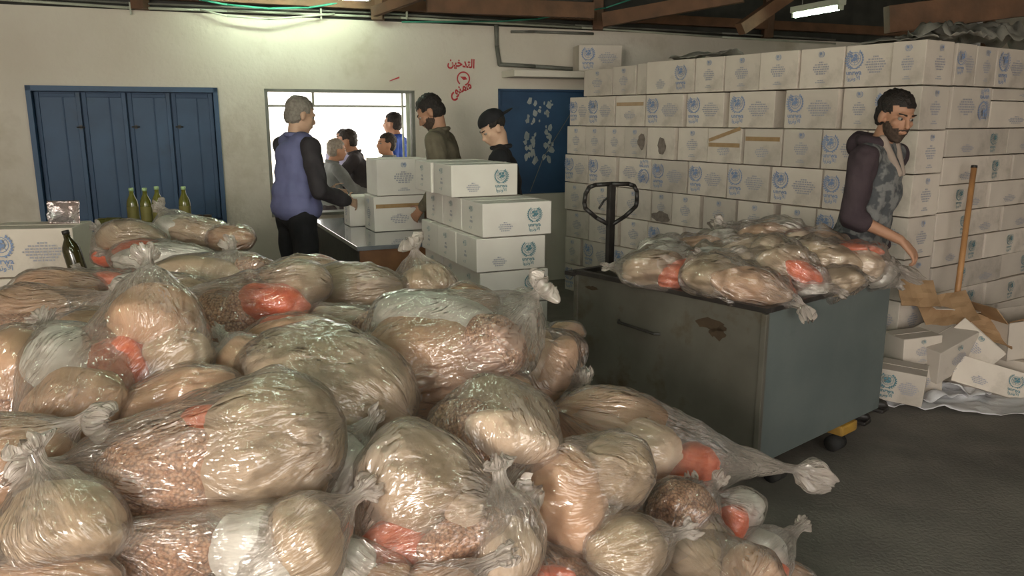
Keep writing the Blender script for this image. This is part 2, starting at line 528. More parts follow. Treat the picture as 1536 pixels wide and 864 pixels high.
# window_2: the open serving hatch
win = empty('window_2', wallp((s2l + s2r) / 2, zb2), AW); tag(win, kind='structure')
Wd, Hd = s2r - s2l, zt2 - zb2
bm = bmesh.new()
box(bm, (0, .08, Hd - .012), (Wd, .16, .024)); box(bm, (0, .08, .012), (Wd, .18, .024))
box(bm, (-Wd / 2 + .014, .08, Hd / 2), (.028, .16, Hd)); box(bm, (Wd / 2 - .014, .08, Hd / 2), (.028, .16, Hd))
obj('window_frame', bm, M_steel, win)
bm = bmesh.new(); box(bm, (Wd / 2 - .055, .05, Hd / 2), (.03, .03, Hd - .05)); box(bm, (Wd / 2 - .1, .07, Hd / 2), (.014, .02, Hd - .05))
obj('sliding_rail', bm, M_pale, win)
bm = bmesh.new(); box(bm, (0, .20, Hd - .14), (Wd - .04, .02, .018)); box(bm, (-Wd * .17, .20, Hd - .07), (.02, .02, .14))
obj('transom_bar', bm, M_pale, win)

# door_1: blue panel with a peeled poster
win = empty('door_1', wallp((s3l + s3r) / 2, zb3), AW); tag(win, kind='structure')
Wd, Hd = s3r - s3l, zt3 - zb3
obj('door_panel', BX((0, .06, Hd / 2), (Wd, .03, Hd), None, .004), M_shut, win)
bm = bmesh.new()
for e in (-1, 1): box(bm, (e * (Wd / 2 - .012), .02, Hd / 2), (.024, .06, Hd))
box(bm, (0, .02, Hd - .01), (Wd, .06, .02))
obj('door_frame', bm, M_shutd, win)
bm = bmesh.new()
random.seed(3)
for k in range(64):
    x = random.choice([-.16, -.10, -.05, .07, .10]) + random.uniform(-.04, .04); z = Hd * .52 + random.uniform(-.20, .38)
    if abs(z - Hd * .62) < .04 and x < 0: continue
    r = random.uniform(.012, .038)
    vs = [(x + math.cos(t) * r * random.uniform(.4, 1.1), .0435, z + math.sin(t) * r * random.uniform(.5, 1.5)) for t in [j * PI / 3.5 for j in range(7)]]
    poly(bm, vs)
obj('poster_remains', bm, M_peel, win)
obj('loose_wire', tube(bmesh.new(), [(Wd / 2 - .1, .035, Hd - .15), (.02, .035, Hd * .35), (-.12, .035, .02)], .003, 6), M_steel, win)

# concrete ledge above the door
bm = bmesh.new()
sa = wpx(748, 100)[0]; sb = wpx(905, 106)[0]
wbox(bm, sa + .03, sb + .9, zt3 + .10, zt3 + .16, -.32, 0, .004)
led = tag(obj('trim_2', bm, M_wall), kind='structure')

# conduits and cables along the wall
def wpipe(name, pts, r, m, label, cat='pipe', group=None):
    bm = bmesh.new(); P = []
    for px, py, o in pts:
        s, z = wpx(px, py)
        p = wallp(s, z, -o); P.append(p)
    tube(bm, P, r, 8)
    return tag(obj(name, bm, m, None, True), label, cat, group)


wpipe('wall_conduit', [(-60, -4, .03), (190, 12, .03), (340, 17, .03), (600, 27, .03), (870, 42, .03), (1080, 56, .03), (1250, 66, .03)], .011, M_pale,
      'long pale conduit running under the wall top across the whole back wall')
wpipe('wall_conduit', [(-60, -10, .03), (190, 5, .03), (560, 20, .03), (860, 38, .03), (1080, 50, .03), (1250, 60, .03)], .009, M_steel,
      'thin grey conduit just above the long pale one on the back wall')
wpipe('sagging_cable', [(300, 16, .06), (340, 26, .1), (400, 31, .12), (450, 27, .1), (500, 22, .06)], .008, M_pale,
      'pale cable sagging below the conduits left of the hatch', 'cable')
wpipe('green_cable', [(270, -12, .06), (300, 2, .10), (340, 10, .12), (400, 16, .14), (460, 14, .12), (520, 4, .08), (580, -10, .05)], .009, M_green,
      'green cable looping down from the roof above the hatch', 'cable')
wpipe('green_cable', [(600, 34, .06), (740, 34, .1), (800, 30, .1), (860, 20, .1), (900, 14, .12), (960, -6, .1)], .007, M_green,
      'green cable climbing to the roof post above the blue door', 'cable')
wpipe('drop_pipe', [(742, 38, .04), (743, 70, .04), (747, 97, .04), (800, 100, .04), (872, 105, .04)], .020, M_steel,
      'grey pipe dropping from the wall top and turning right above the blue door')
wpipe('wall_conduit', [(765, 48, .025), (800, 48, .025), (888, 51, .025)], .014, M_steel, 'short grey pipe under the roof post above the blue door')
for px in (196, 480, 563, 608):
    s, z = wpx(px, 14 if px < 300 else 22)
    tag(obj('pipe_clip', BX(wallp(s, z, -.05), (.012, .03, .09), rz(AW)), M_pale), 'small pale clip holding the conduits at %s' % {196: 'the wall above the shuttered window', 480: 'the wall above the left part of the hatch', 563: 'the wall above the right part of the hatch', 608: 'the wall left of the red writing'}[px], 'clip')

# red spray writing
gr = empty('wall_writing', wallp(wpx(697, 125)[0], wpx(697, 125)[1]), AW)
tag(gr, 'red spray-painted Arabic no-smoking writing with a ringed sign on the wall', 'writing')


def wl(px, py):
    s, z = wpx(px, py); return (s - wpx(697, 125)[0], z - wpx(697, 125)[1])


for body, px, py, w_px, tilt in (('\uFEE6\uFEF4\uFEA7\uFEAA\uFE98\uFEDF\uFE8D', 691, 105, 40, R(-4)), ('\uFEC9\uFEEE\uFEE8\uFEE4\uFEE3', 695, 146, 34, R(22))):
    me = text_mesh(body, 1, .035)
    xs = [v.co.x for v in me.vertices]; ys = [v.co.y for v in me.vertices]
    x, z = wl(px, py); x1, _ = wl(px + w_px, py)
    k = (x1 - x) / (max(xs) - min(xs))
    bm = bmesh.new(); add_mesh(bm, me, Matrix.Translation((x, -.003, z)) @ Matrix.Rotation(tilt, 4, 'Y').inverted() @ Matrix.Diagonal((k, 1, k * 1.25, 1)) @ Matrix.Rotation(R(90), 4, 'X') @ Matrix.Translation((-(max(xs) + min(xs)) / 2, -min(ys), 0)))
    obj('painted_word', bm, M_red, gr)
bm = bmesh.new(); x, z = wl(695, 118); rr = abs(wl(705, 118)[0] - x)
for k in range(22):
    t = -PI * .42 + k * 2 * PI * .86 / 22; t2 = -PI * .42 + (k + 1) * 2 * PI * .86 / 22
    for q in (0,):
        poly(bm, [(x + math.cos(t) * rr, -.003, z + math.sin(t) * rr), (x + math.cos(t2) * rr, -.003, z + math.sin(t2) * rr),
                  (x + math.cos(t2) * rr * .80, -.003, z + math.sin(t2) * rr * .80), (x + math.cos(t) * rr * .80, -.003, z + math.sin(t) * rr * .80)])
poly(bm, [(x - rr * .5, -.003, z + rr * .3), (x + rr * .3, -.003, z + rr * .28), (x + rr * .6, -.003, z - rr * .1), (x, -.003, z - rr * .2)])
obj('painted_ring', bm, M_red, gr)
bm = bmesh.new(); a = wl(584, 122); b = wl(599, 116); poly(bm, [(a[0], -.003, a[1]), (b[0], -.003, b[1] - .008), (b[0], -.003, b[1] + .008), (a[0], -.003, a[1] + .006)])
obj('painted_dash', bm, M_red, gr)

# ------------------------------------------------------------------ fluorescent fittings: lights of the place, and roof tubes added for glints
def fitting(loc, ang, label, length=1.2, group=None):
    e = empty('fluorescent_lamp', loc, ang); tag(e, label, 'lamp', group)
    obj('lamp_housing', BX((0, 0, .045), (length + .06, .07, .05), None, .006), M_pale, e)
    bm = cyl(bmesh.new(), (-length / 2, 0, 0), (length / 2, 0, 0), .016, .016, 12)
    obj('tube', bm, M_tube, e, True)
    for s in (-1, 1): obj('end_cap', BX((s * (length / 2 + .01), 0, .01), (.02, .045, .05)), M_pale, e)
    bm = bmesh.new()
    for s in (-1, 1): cyl(bm, (s * length * .35, 0, .06), (s * length * .35, 0, 2.99 - loc[2]), .004, .004, 6)
    obj('hanger', bm, M_steel, e)
    return e


p = aty(1225, 18, 6.6)
fitting(p, R(-70), 'lit fluorescent tube hanging under the roof above the wall of boxes', .5)
s, z = wpx(432, -10)
p = wallp(s, 2.60, -.36)
fitting(p, AW, 'fluorescent tube just above the picture lighting the wall over the hatch', 1.2)
for loc, a, lab in (((-1.1, 1.3, 2.75), .3, 'over the left of the heap'), ((.9, .6, 2.75), .3, 'over the floor near the camera'), ((-.6, 3.4, 2.8), .2, 'over the back of the heap')):  # unseen tubes added overhead to put glints on the bag film
    fitting(loc, a, 'added glint-light tube ' + lab + ', above the picture', 1.2, 'added glint tubes')

# ------------------------------------------------------------------ printed cartons
def emblem_bm(flat=False):
    """round emblem: globe lines in a wreath, lettering below; unit: wreath radius 1, in the x-z plane facing -y"""
    bm = bmesh.new()

    def ring(r0, r1, a0=0, a1=2 * PI, n=24, cx=0, cz=0):
        for k in range(n):
            t, t2 = a0 + (a1 - a0) * k / n, a0 + (a1 - a0) * (k + 1) / n
            poly(bm, [(cx + math.cos(t) * r0, 0, cz + math.sin(t) * r0), (cx + math.cos(t2) * r0, 0, cz + math.sin(t2) * r0),
                      (cx + math.cos(t2) * r1, 0, cz + math.sin(t2) * r1), (cx + math.cos(t) * r1, 0, cz + math.sin(t) * r1)])
    ring(.60, .65, n=20, cz=.08); ring(.36, .40, n=16, cz=.08)
    for a in (0, PI / 2, PI / 4, -PI / 4):
        d = Vector((math.cos(a), math.sin(a))); nn = Vector((-d.y, d.x)) * .02
        poly(bm, [(q.x, 0, q.y + .08) for q in (d * .62 + nn, -d * .62 + nn, -d * .62 - nn, d * .62 - nn)])
    rnd = random.Random(5)
    for cx, cz, r in ((-.28, .22, .2), (.16, .30, .22), (.05, -.1, .26), (.3, -.02, .17), (-.2, -.2, .14)):
        poly(bm, [(cx + math.cos(t) * r * rnd.uniform(.6, 1), -.01, cz + .08 + math.sin(t) * r * rnd.uniform(.6, 1)) for t in [j * PI / 4 for j in range(8)]])
    for s in (-1, 1):
        for k in range(9):
            t = -PI / 2 + s * (.25 + k * .27); r = .88
            c = Vector((math.cos(t) * r, math.sin(t) * r)); d = Vector((-math.sin(t), math.cos(t))) * s; o = Vector((math.cos(t), math.sin(t)))
            for e in (-1, 1):
                ax = (d + o * e * .7).normalized(); nn = Vector((-ax.y, ax.x)) * .075
                poly(bm, [(q.x, -.005 * e, q.y) for q in (c, c + ax * .13 + nn, c + ax * .27, c + ax * .13 - nn)])
        ring(.84, .92, -PI / 2, -PI / 2 + s * 2.6, 12)
    return bm


def lettering(bm):
    me = text_mesh('unrwa', 1, .018, 1)
    xs = [v.co.x for v in me.vertices]
    k = 1.7 / (max(xs) - min(xs))
    add_mesh(bm, me, Matrix.Translation((0, 0, -1.48)) @ Matrix.Diagonal((k, 1, k, 1)) @ Matrix.Rotation(R(90), 4, 'X'))
    me = text_mesh('\uFE8D\uFEED\uFEAE\uFEE7\uFEED\uFEF7\uFE8D', 1, .018, 1)
    xs = [v.co.x for v in me.vertices]; ys = [v.co.y for v in me.vertices]
    k = 1.45 / (max(xs) - min(xs))
    add_mesh(bm, me, Matrix.Translation((-(max(xs) + min(xs)) / 2 * k, 0, -2.0)) @ Matrix.Diagonal((k, 1, k, 1)) @ Matrix.Rotation(R(90), 4, 'X'))


def print_mesh(bm, m, sx, mir=False):
    me = bpy.data.meshes.new('print'); bm.to_mesh(me); bm.free(); me.materials.append(m)
    return me


EMB = {}
for nm, m in (('blue', M_blue), ('teal', M_teal)):
    bm = emblem_bm(); lettering(bm); EMB[nm] = print_mesh(bm, m, 1)
    bm = emblem_bm(); EMB[nm + '_bare'] = print_mesh(bm, m, 1)


def textblock(seed, rows, wide, head, m):
    """a diamond-shaped block of small print: short dashes like words; unit height 1"""
    rnd = random.Random(seed); bm = bmesh.new()
    for r in range(rows):
        f = 1 - abs(r - rows * .42) / rows * 1.1
        z = .5 - (r + .5) / rows
        L = wide * max(.3, f) * (.45 if (r == 0 and head) else 1)
        x = -L / 2
        while x < L / 2:
            ww = rnd.uniform(.05, .16)
            h = .30 / rows * rnd.uniform(.8, 1.1)
            poly(bm, [(x, 0, z - h), (min(x + ww, L / 2), 0, z - h), (min(x + ww, L / 2), 0, z + h), (x, 0, z + h)])
            x += ww + .035
    return print_mesh(bm, m, 1)


TXT = {'long': textblock(1, 7, 1.5, True, M_grey), 'low': textblock(2, 5, 1.3, True, M_grey), 'end': textblock(3, 6, 1.1, True, M_grey),
       'foot': textblock(4, 2, 1.2, False, M_grey), 'head': textblock(6, 1, 1.6, False, M_redp)}
BODY = {}


def carton_body(w, d, h, white):
    key = (round(w, 2), round(d, 2), round(h, 3), white)
    if key in BODY: return BODY[key]
    rnd = random.Random(hash(key) & 255)
    bm = bmesh.new()
    g = .003
    box(bm, (0, 0, h / 2), (w - g, d - g, h - g), None, .005)
    for v in bm.verts:
        q = v.co * 7
        v.co.x += noise.noise(q) * .003; v.co.y += noise.noise(q + Vector((9, 0, 0))) * .003
    # closing seam and flap edges on top
    box(bm, (0, 0, h - .0005), (w * .97, .004, .003))
    me = bpy.data.meshes.new('carton_body'); bmesh.ops.recalc_face_normals(bm, faces=bm.faces); bm.to_mesh(me); bm.free()
    me.materials.append(M_carton_w if white else M_carton)
    BODY[key] = me
    return me


def child(par, name, me, loc, s, ry=0, face='front', w=0, d=0):
    o = bpy.data.objects.new(name, me); C.objects.link(o); o.parent = par
    if face == 'front':
        o.location = loc; o.rotation_euler = (0, ry, 0)
    elif face == 'left':
        o.location = loc; o.rotation_euler = (0, ry, -PI / 2)
    elif face == 'right':
        o.location = loc; o.rotation_euler = (0, ry, PI / 2)
    o.scale = (s, 1, s) if not isinstance(s, tuple) else s
    return o


def tape_mesh(w, h):
    key = ('t', round(w, 2), round(h, 3))
    if key not in BODY:
        bm = bmesh.new(); box(bm, (0, 0, 0), (w, .0012, h)); me = bpy.data.meshes.new('tape'); bm.to_mesh(me); bm.free(); me.materials.append(M_tape)
        BODY[key] = me
    return BODY[key]


def put_print(root, style, face, W, H, off):
    """style A long side, emblem left; C long side, emblem right; E end; flip variants a, c"""
    def P(x, z):
        if face == 'front': return (x, -off, z)
        if face == 'left': return (-off, -x, z)
        return (off, x, z)
    blue = 'blue' if H > .22 else 'teal'
    R_ = min(.066, H * .27, W * .2)
    if style in 'Aa':
        ex, tx = -W * .29, W * .16
        if style == 'a': ex, tx = W * .30, -W * .14
        up = PI if style == 'a' else 0
        child(root, 'printed_emblem', EMB[blue], P(ex, H * (.66 if not up else .42)), R_, up, face)
        child(root, 'printed_text', TXT['long'], P(tx, H * .52), (W * .30, 1, H * .42), up, face)
    elif style == 'C' or style == 'c':
        ex = W * .24 if style == 'C' else -W * .1
        child(root, 'printed_emblem', EMB[blue], P(ex, H * .62), min(R_, H * .24), 0, face)
        child(root, 'printed_text', TXT['low'], P(-W * .18 if style == 'C' else W * .25, H * .30), (W * .16, 1, H * .30), 0, face)
    elif style == 'E':
        child(root, 'printed_emblem', EMB[blue + '_bare'], P(0, H * .84), min(.021, H * .085), 0, face)
        child(root, 'printed_text', TXT['end'], P(0, H * .50), (W * .36, 1, H * .34), 0, face)
        child(root, 'printed_text', TXT['foot'], P(0, H * .17), (W * .2, 1, H * .10), 0, face)
    elif style == 'D':      # teal stack, end
        child(root, 'printed_emblem', EMB['teal_bare'], P(0, H * .78), H * .10, 0, face)
        child(root, 'printed_text', TXT['foot'], P(0, H * .46), (W * .12, 1, H * .24), 0, face)
        child(root, 'printed_emblem', EMB['teal_bare'], P(0, H * .22), H * .05, 0, face)
    elif style == 'T' or style == 'V':   # taped across
        child(root, 'printed_text', TXT['end'], P(0, H * .36), (W * .36, 1, H * .28), 0, face)
        o = child(root, 'brown_tape', tape_mesh(W * .92, .030), P(0, H * (.72 if style == 'T' else .52)), 1, 0, face)
        if style == 'V':
            o = child(root, 'brown_tape', tape_mesh(W * .96, .026), P(0, H * .82), 1, R(-17), face)


def carton(p0, u, w_, d, h, z0, style, label, group=None, end=None, white=False, tilt=None, rend=None):
    """p0: front left bottom corner (x, y); u: unit vector along the front face"""
    a = math.atan2(u[1], u[0]); v = (-u[1], u[0])
    c = (p0[0] + u[0] * w_ / 2 + v[0] * d / 2, p0[1] + u[1] * w_ / 2 + v[1] * d / 2, z0)
    root = link('carton', carton_body(w_, d, h, white))
    root.location = c
    root.rotation_euler = (0, 0, a) if not tilt else (tilt[0], tilt[1], a)
    tag(root, label, 'box', group)
    if style: put_print(root, style, 'front', w_, h, d / 2 + .0035)
    if end: put_print(root, end, 'left', d, h, w_ / 2 + .0035)
    if rend: put_print(root, rend, 'right', d, h, w_ / 2 + .0035)
    return root


ORD = ['first', 'second', 'third', 'fourth', 'fifth', 'sixth', 'seventh', 'eighth', 'ninth', 'tenth', 'eleventh', 'twelfth', 'thirteenth', 'fourteenth']
# the tall wall of boxes
CW = Vector((2.40, 4.81)); UL = Vector((.559, -.829)); UR = Vector((.829, .559))
HB = .26
rows = [
    [(874, 917, 'E'), (917, 952, 'E'), (952, 967, ''), (968, 1041, 'C'), (1041, 1085, 'E'), (1085, 1139, 'E'), (1139, 1198, 'E'), (1198, 1265, 'E'), (1265, 1337, 'A'), (1337, 1377, 'E')],
    [(851, 882, 'A'), (882, 922, 'A'), (922, 967, 'T'), (968, 1025, 'A'), (1026, 1083, 'A'), (1090, 1160, 'A'), (1177, 1258, 'A'), (1259, 1312, 'E'), (1313, 1377, 'A')],
    [(846, 875, 'E'), (875, 904, 'E'), (904, 935, 'E'), (935, 969, 'E'), (970, 1013, ''), (1014, 1060, 'E'), (1061, 1113, 'V'), (1115, 1173, 'T'), (1173, 1232, 'E'), (1233, 1300, 'A'), (1301, 1377, 'A')],
    [(845, 880, 'A'), (880, 922, 'A'), (924, 973, 'a'), (974, 1029, 'A'), (1029, 1088, 'A'), (1088, 1153, 'A'), (1153, 1232, 'A'), (1233, 1300, 'A'), (1301, 1377, 'E')],
    [(845, 878, 'E'), (879, 920, 'E'), (920, 972, 'E'), (973, 1004, 'E'), (1004, 1047, 'E'), (1053, 1103, 'E'), (1105, 1160, 'E'), (1169, 1224, 'E'), (1225, 1300, 'A'), (1301, 1377, 'A')],
    [(845, 880, 'E'), (881, 925, 'E'), (926, 968, 'E'), (969, 1022, 'A'), (1022, 1080, 'A'), (1081, 1135, 'E'), (1136, 1190, 'E'), (1191, 1250, 'A'), (1251, 1310, 'E'), (1311, 1377, 'A')],
    [(845, 868, 'E'), (869, 915, 'A'), (916, 968, 'A'), (969, 1030, 'E'), (1031, 1090, 'A'), (1091, 1150, 'A'), (1151, 1210, 'E'), (1211, 1290, 'A'), (1291, 1377, 'A')],
    [(845, 880, 'A'), (881, 925, 'E'), (926, 980, 'E'), (981, 1040, 'A'), (1041, 1100, 'E'), (1101, 1160, 'A'), (1161, 1230, 'A'), (1231, 1300, 'E'), (1301, 1377, 'E')],
]
rnd = random.Random(11)
zrow = 8 * HB
ycol = [95, 160, 217, 268, 317, 365, 415, 465]
KIND = {'E': 'carton end', 'A': 'carton with blue emblem', 'C': 'carton, emblem at right', 'a': 'carton, emblem upside down',
        'T': 'carton with brown tape', 'V': 'carton with two tape strips', '': 'plain carton side'}
for r, row in enumerate(rows):
    z0 = (7 - r) * HB
    for k, (xa, xb, st) in enumerate(row):
        ym = ycol[r]
        sa = onplane(xa, ym, CW, UL)[0]; sb = onplane(xb, ym, CW, UL)[0]
        wd = sb - sa - .009
        last = xb == 1377
        if last: sb = 0.0; wd = sb - sa - .004
        d = .31 if last else (.30 if st in 'AaC' else .31)
        push = 0 if last else rnd.uniform(0, .035)
        p0 = CW + UL * sa + UR * push
        lab = '%s, %s from left, %s row from the top of tall wall' % (KIND[st], ORD[k], ORD[r])
        z_ = z0
        hh = HB - .004
        if r == 0 and k < 3: hh = HB - .03 + .01 * k
        c = carton(p0, UL, wd, d - push, hh, z_, st, lab, 'cartons of the tall box wall', rend=('E' if last else None))
        if (r, k) in ((2, 4), (2, 3), (4, 3), (4, 5), (4, 6)):
            bm = bmesh.new(); rr = random.Random(r * 9 + k)
            cx, cz = (0.02, .11) if r == 2 else (0, .05)
            if (r, k) == (2, 3): cx = wd / 2 - .05; cz = .14
            a0 = .045 if r == 2 else .09
            pts = [(max(-wd / 2 + .005, min(wd / 2 - .005, cx + math.cos(t) * a0 * rr.uniform(.8, 1.15) * (1.2 if r == 4 else 1))), 0,
                    max(.006, cz + math.sin(t) * (.07 if r == 2 else .045) * rr.uniform(.8, 1.15))) for t in [j * PI / 9 for j in range(18)]]
            poly(bm, pts)
            o = obj('soot_mark', bm, M_soot, c); o.location = (0, -(d - push) / 2 - .0042, 0)
# second rank behind the top rows so that the stack has a body
for r in range(2):
    for k in range(9):
        p0 = CW + UL * (-3.15 + k * .35) + UR * .33
        if k == 8: continue
        carton(p0, UL, .34, .30, HB - .004, (7 - r) * HB if r == 0 else (7 - r) * HB, '', 'white carton of the hidden rank behind the face of the tall box wall', 'hidden cartons behind the tall box wall') if False else None

# right return: small cartons beside the corner column
hs = .174
zz = 0
rws = [
    (9, [(1420, 1600, 'c')]), ]
smalls = {8: [(1420, 1512, 'C'), (1514, 1590, 'C')], 7: [(1413, 1518, 'C'), (1519, 1600, 'c')], 6: [(1408, 1483, 'c'), (1484, 1570, 'C')], 5: [(1403, 1501, 'c'), (1502, 1580, 'C')],
          4: [(1400, 1475, 'C'), (1476, 1560, 'c')], 3: [(1397, 1500, 'c'), (1501, 1580, 'c')], 2: [(1395, 1475, 'C'), (1476, 1560, 'c')], 1: [(1393, 1490, 'C'), (1491, 1570, 'C')], 0: [(1391, 1480, 'c'), (1481, 1560, 'C')]}
ysm = {8: 220, 7: 262, 6: 305, 5: 348, 4: 390, 3: 432, 2: 470, 1: 505, 0: 545}
for k in range(8, -1, -1):
    for j, (xa, xb, st) in enumerate(smalls[k]):
        sa = max(.335, onplane(xa, ysm[k], CW, UR)[0]); sb = onplane(xb, ysm[k], CW, UR)[0]
        p0 = CW + UR * sa + Vector((-UR.y, UR.x)) * rnd.uniform(0, .02)
        carton(p0, UR, sb - sa - .004, .32, hs - .003, k * hs, st, 'low white carton, %s in the %s row from the floor behind the pole' % (['left one', 'right one'][j], ORD[k]), 'low cartons right of the tall wall')
z9 = 9 * hs
a = onplane(1427, 160, CW, UR)[0]; b = onplane(1486, 160, CW, UR)[0]; c2 = onplane(1600, 160, CW, UR)[0]
carton(CW + UR * max(.335, a), UR, b - max(.335, a), .3, .252, z9, 'a', 'white carton with sideways emblem at its right, above the low cartons near the man')
carton(CW + UR * (b + .01), UR, c2 - b, .32, hs - .003, z9, 'C', 'white carton with dark emblem under the thin carton at the right picture edge')
carton(CW + UR * (b + .01), UR, c2 - b, .30, .075, z9 + hs, 'E', 'thin white carton lying near the top right of the box stacks')
a = onplane(1391, 95, CW, UR)[0]; b = onplane(1464, 95, CW, UR)[0]
zt = 9 * hs + .256
carton(CW + UR * .335, UR, b - .335, .3, .25, zt, 'A', 'white carton with blue emblem under wrap in the top row right of the corner')
carton(CW + UR * (b + .01), UR, .24, .3, .245, zt, 'E', 'end of a white carton in the top row near the right picture edge')
carton(CW + UR * (b + .26), UR, .40, .3, .245, zt, 'A', 'white carton cut by the right picture edge in the top row')

# carton on the ledge above the blue door
s, z = wpx(866, 98)
pz = zt3 + .16
p0 = wallp(s - .14, 0, -.31)
cc = onplane(845, 98, W0, UW)
carton((p0.x, p0.y), (math.cos(R(8)), math.sin(R(8))), .42, .27, .24, pz + .001, 'A', 'white carton with blue emblem alone on the ledge above the blue door')

# middle stack on the floor
UF = Vector((math.cos(R(24)), math.sin(R(24)))); UB = Vector((-UF.y, UF.x))
P0 = Vector((aty(716, 330, 4.4).x, 4.4))
Hc = .195
rnd = random.Random(4)
for lv in range(7):
    for k in range(3):
        if lv == 6 and k == 0: continue
        jit = UF * rnd.uniform(-.012, .012) + (UF * -.03 if lv == 6 else UF * 0)
        p = P0 + UB * (k * .335 + (.0 if lv < 6 else .02)) + jit + UF * (0.02 * (lv % 2))
        carton(p, UF, .43, .33, Hc - .003, lv * Hc, 'C', 'carton with teal emblem, %s of the middle stack, %s' % (['bottom layer', 'second layer up', 'third layer up', 'fourth layer up', 'fifth layer up', 'layer below the top', 'top layer'][lv], ['front box', 'middle box', 'rear box'][k]),
               'cartons of the middle stack', end='D', white=True)

# counter table at the hatch
TA = Vector((aty(538, 370, 5.35).x, 5.35))
tb = empty('counter_table', (TA.x, TA.y, 0), R(24)); tag(tb, 'long dark counter table with a shiny grey top running to the open hatch', 'table')
TL, TW, TZ = 1.62, .56, .78
obj('table_top', BX((TW / 2, TL / 2, TZ - .015), (TW + .03, TL + .03, .03), None, .004), M_top, tb)
obj('end_panel', BX((TW / 2, .012, (TZ - .03) / 2), (TW - .01, .024, TZ - .031), None, .003), M_woodl, tb)
obj('side_panel', BX((.012, TL / 2, (TZ - .03) / 2), (.022, TL - .03, TZ - .031), None, .003), M_dark, tb)
obj('side_panel', BX((TW - .012, TL / 2, (TZ - .03) / 2), (.022, TL - .03, TZ - .031), None, .003), M_woodl, tb)
obj('rear_panel', BX((TW / 2, TL - .012, (TZ - .03) / 2), (TW - .05, .022, TZ - .031), None, .003), M_woodl, tb)


def tloc(x, y): return TA + UF * x + UB * y


p = tloc(.27, .62)
carton(p, UF, .40, .30, .27, TZ + .001, 'T', 'white carton with brown tape on the counter under the big upper carton', end='E', white=True)
carton(p + UF * .03 + UB * .0, UF, .42, .32, .275, TZ + .273, 'E', 'big white carton with bluish print on top of another at the counter', end=None, white=True)
p = tloc(.17, 1.0)
carton(p, UF, .40, .22, .24, TZ + .001, 'E', 'white carton on the counter behind the taped one, near the hatch', end='E', white=True)

# left stack with carton, dark bottle and foil packet
uC = Vector((math.cos(R(10)), math.sin(R(10))))
pc = aty(112, 372, 4.25)
pl0 = Vector((pc.x, pc.y)) - uC * .46
for lv in range(4):
    o_ = [(0, 0), (.10, -.05), (.05, -.02), (.0, 0)][lv]
    q = pl0 + uC * o_[0] + Vector((0, o_[1])) - (uC * .0)
    carton(q, uC, .46, .32, .262, lv * .265, 'A', ['bottom carton of the stack at the left picture edge', 'second carton up at the left picture edge', 'carton under the emblem carton at the left picture edge', 'white carton with blue emblem at the left edge, beside the dark bottle'][lv], end=None)
# a shelf-high row of cartons under the oil bottles, mostly behind the bags
for k in range(2):
    for lv in range(3):
        q = Vector((aty(140, 330, 5.0).x + k * .44, 5.05 + .02 * k))
        carton(q, (math.cos(R(8)), math.sin(R(8))), .42, .32, .302, lv * .305, 'A', 'carton under the oil bottles, %s column, %s layer' % (['left', 'right'][k], ['bottom', 'middle', 'top'][lv]), 'cartons under the oil bottles')


def bottle(loc, r, h, m, capm, label, group=None, tilt=(0, 0)):
    lm = M_lab if m is M_oil else M_oild
    e = empty('oil_bottle', loc); tag(e, label, 'bottle', group); e.rotation_euler = (tilt[0], tilt[1], 0)
    prof = [(r * .85, 0), (r, .01), (r, h * .62), (r * .9, h * .70), (r * .42, h * .84), (r * .36, h * .93)]
    obj('bottle_body', lathe(bmesh.new(), prof), m, e, True)
    obj('cap', lathe(bmesh.new(), [(r * .42, h * .93), (r * .42, h), (r * .3, h + .002)]), capm, e, True)
    obj('label', lathe(bmesh.new(), [(r * 1.015, h * .22), (r * 1.02, h * .23), (r * 1.02, h * .55), (r * 1.015, h * .56)]), lm, e, True)
    return e


zb = .916
for px, t, hh, lab in ((200, 289, .27, 'leftmost upright olive oil bottle before the blue shutters'), (220, 285, .27, 'second upright olive oil bottle from the left before the blue shutters'),
                       (238, 281, .28, 'third upright olive oil bottle from the left before the blue shutters'), (278, 280, .28, 'lone olive oil bottle before the rightmost shutter')):
    p = aty(px, 320, 5.2)
    bottle((p.x, 5.2, zb), .036, hh, M_oil, M_cap, lab, 'oil bottles')
p = aty(172, 330, 5.2)
b = bottle((p.x - .12, 5.22, zb + .04), .036, .27, M_oil, M_cap, 'olive oil bottle lying on its side left of the upright ones', None, (0, R(90)))
p = aty(122, 404, 4.12)
bottle((p.x + .005, 4.10, .797), .044, .27, M_oild, M_dark, 'dark oil bottle leaning beside the emblem carton at left', None, (R(-2), R(-13)))
for k, px in enumerate((297, 311)):
    p = aty(px, 324, 5.2)
    e = empty('jar', (p.x, 5.2, zb)); tag(e, ['small dark jar just right of the lone oil bottle', 'small dark jar, the right one of the pair on the cartons'][k], 'jar')
    obj('jar_body', lathe(bmesh.new(), [(.026, 0), (.028, .01), (.028, .07), (.024, .08)]), M_dark, e, True)
    obj('lid', lathe(bmesh.new(), [(.027, .08), (.027, .095), (.02, .097)]), M_rust, e, True)
# foil packet
bm = bmesh.new(); bmesh.ops.create_grid(bm, x_segments=14, y_segments=10, size=1)
for v in bm.verts:
    x, y = v.co.x, v.co.y
    v.co = Vector((x * .085, noise.noise(Vector((x * 2, y * 2, 1))) * .018 + .03 * (1 - abs(x) ** 3) * (1 - abs(y) ** 2) , y * .06 + .06))
bmesh.ops.solidify(bm, geom=bm.faces[:], thickness=.012)
fo = obj('foil_packet', bm, M_foil, None, True); p = aty(96, 333, 4.42); fo.location = (p.x, 4.42, 1.064); fo.rotation_euler = (R(-8), 0, R(6))
tag(fo, 'crinkled silver foil packet standing on the carton before the shutters', 'packet')

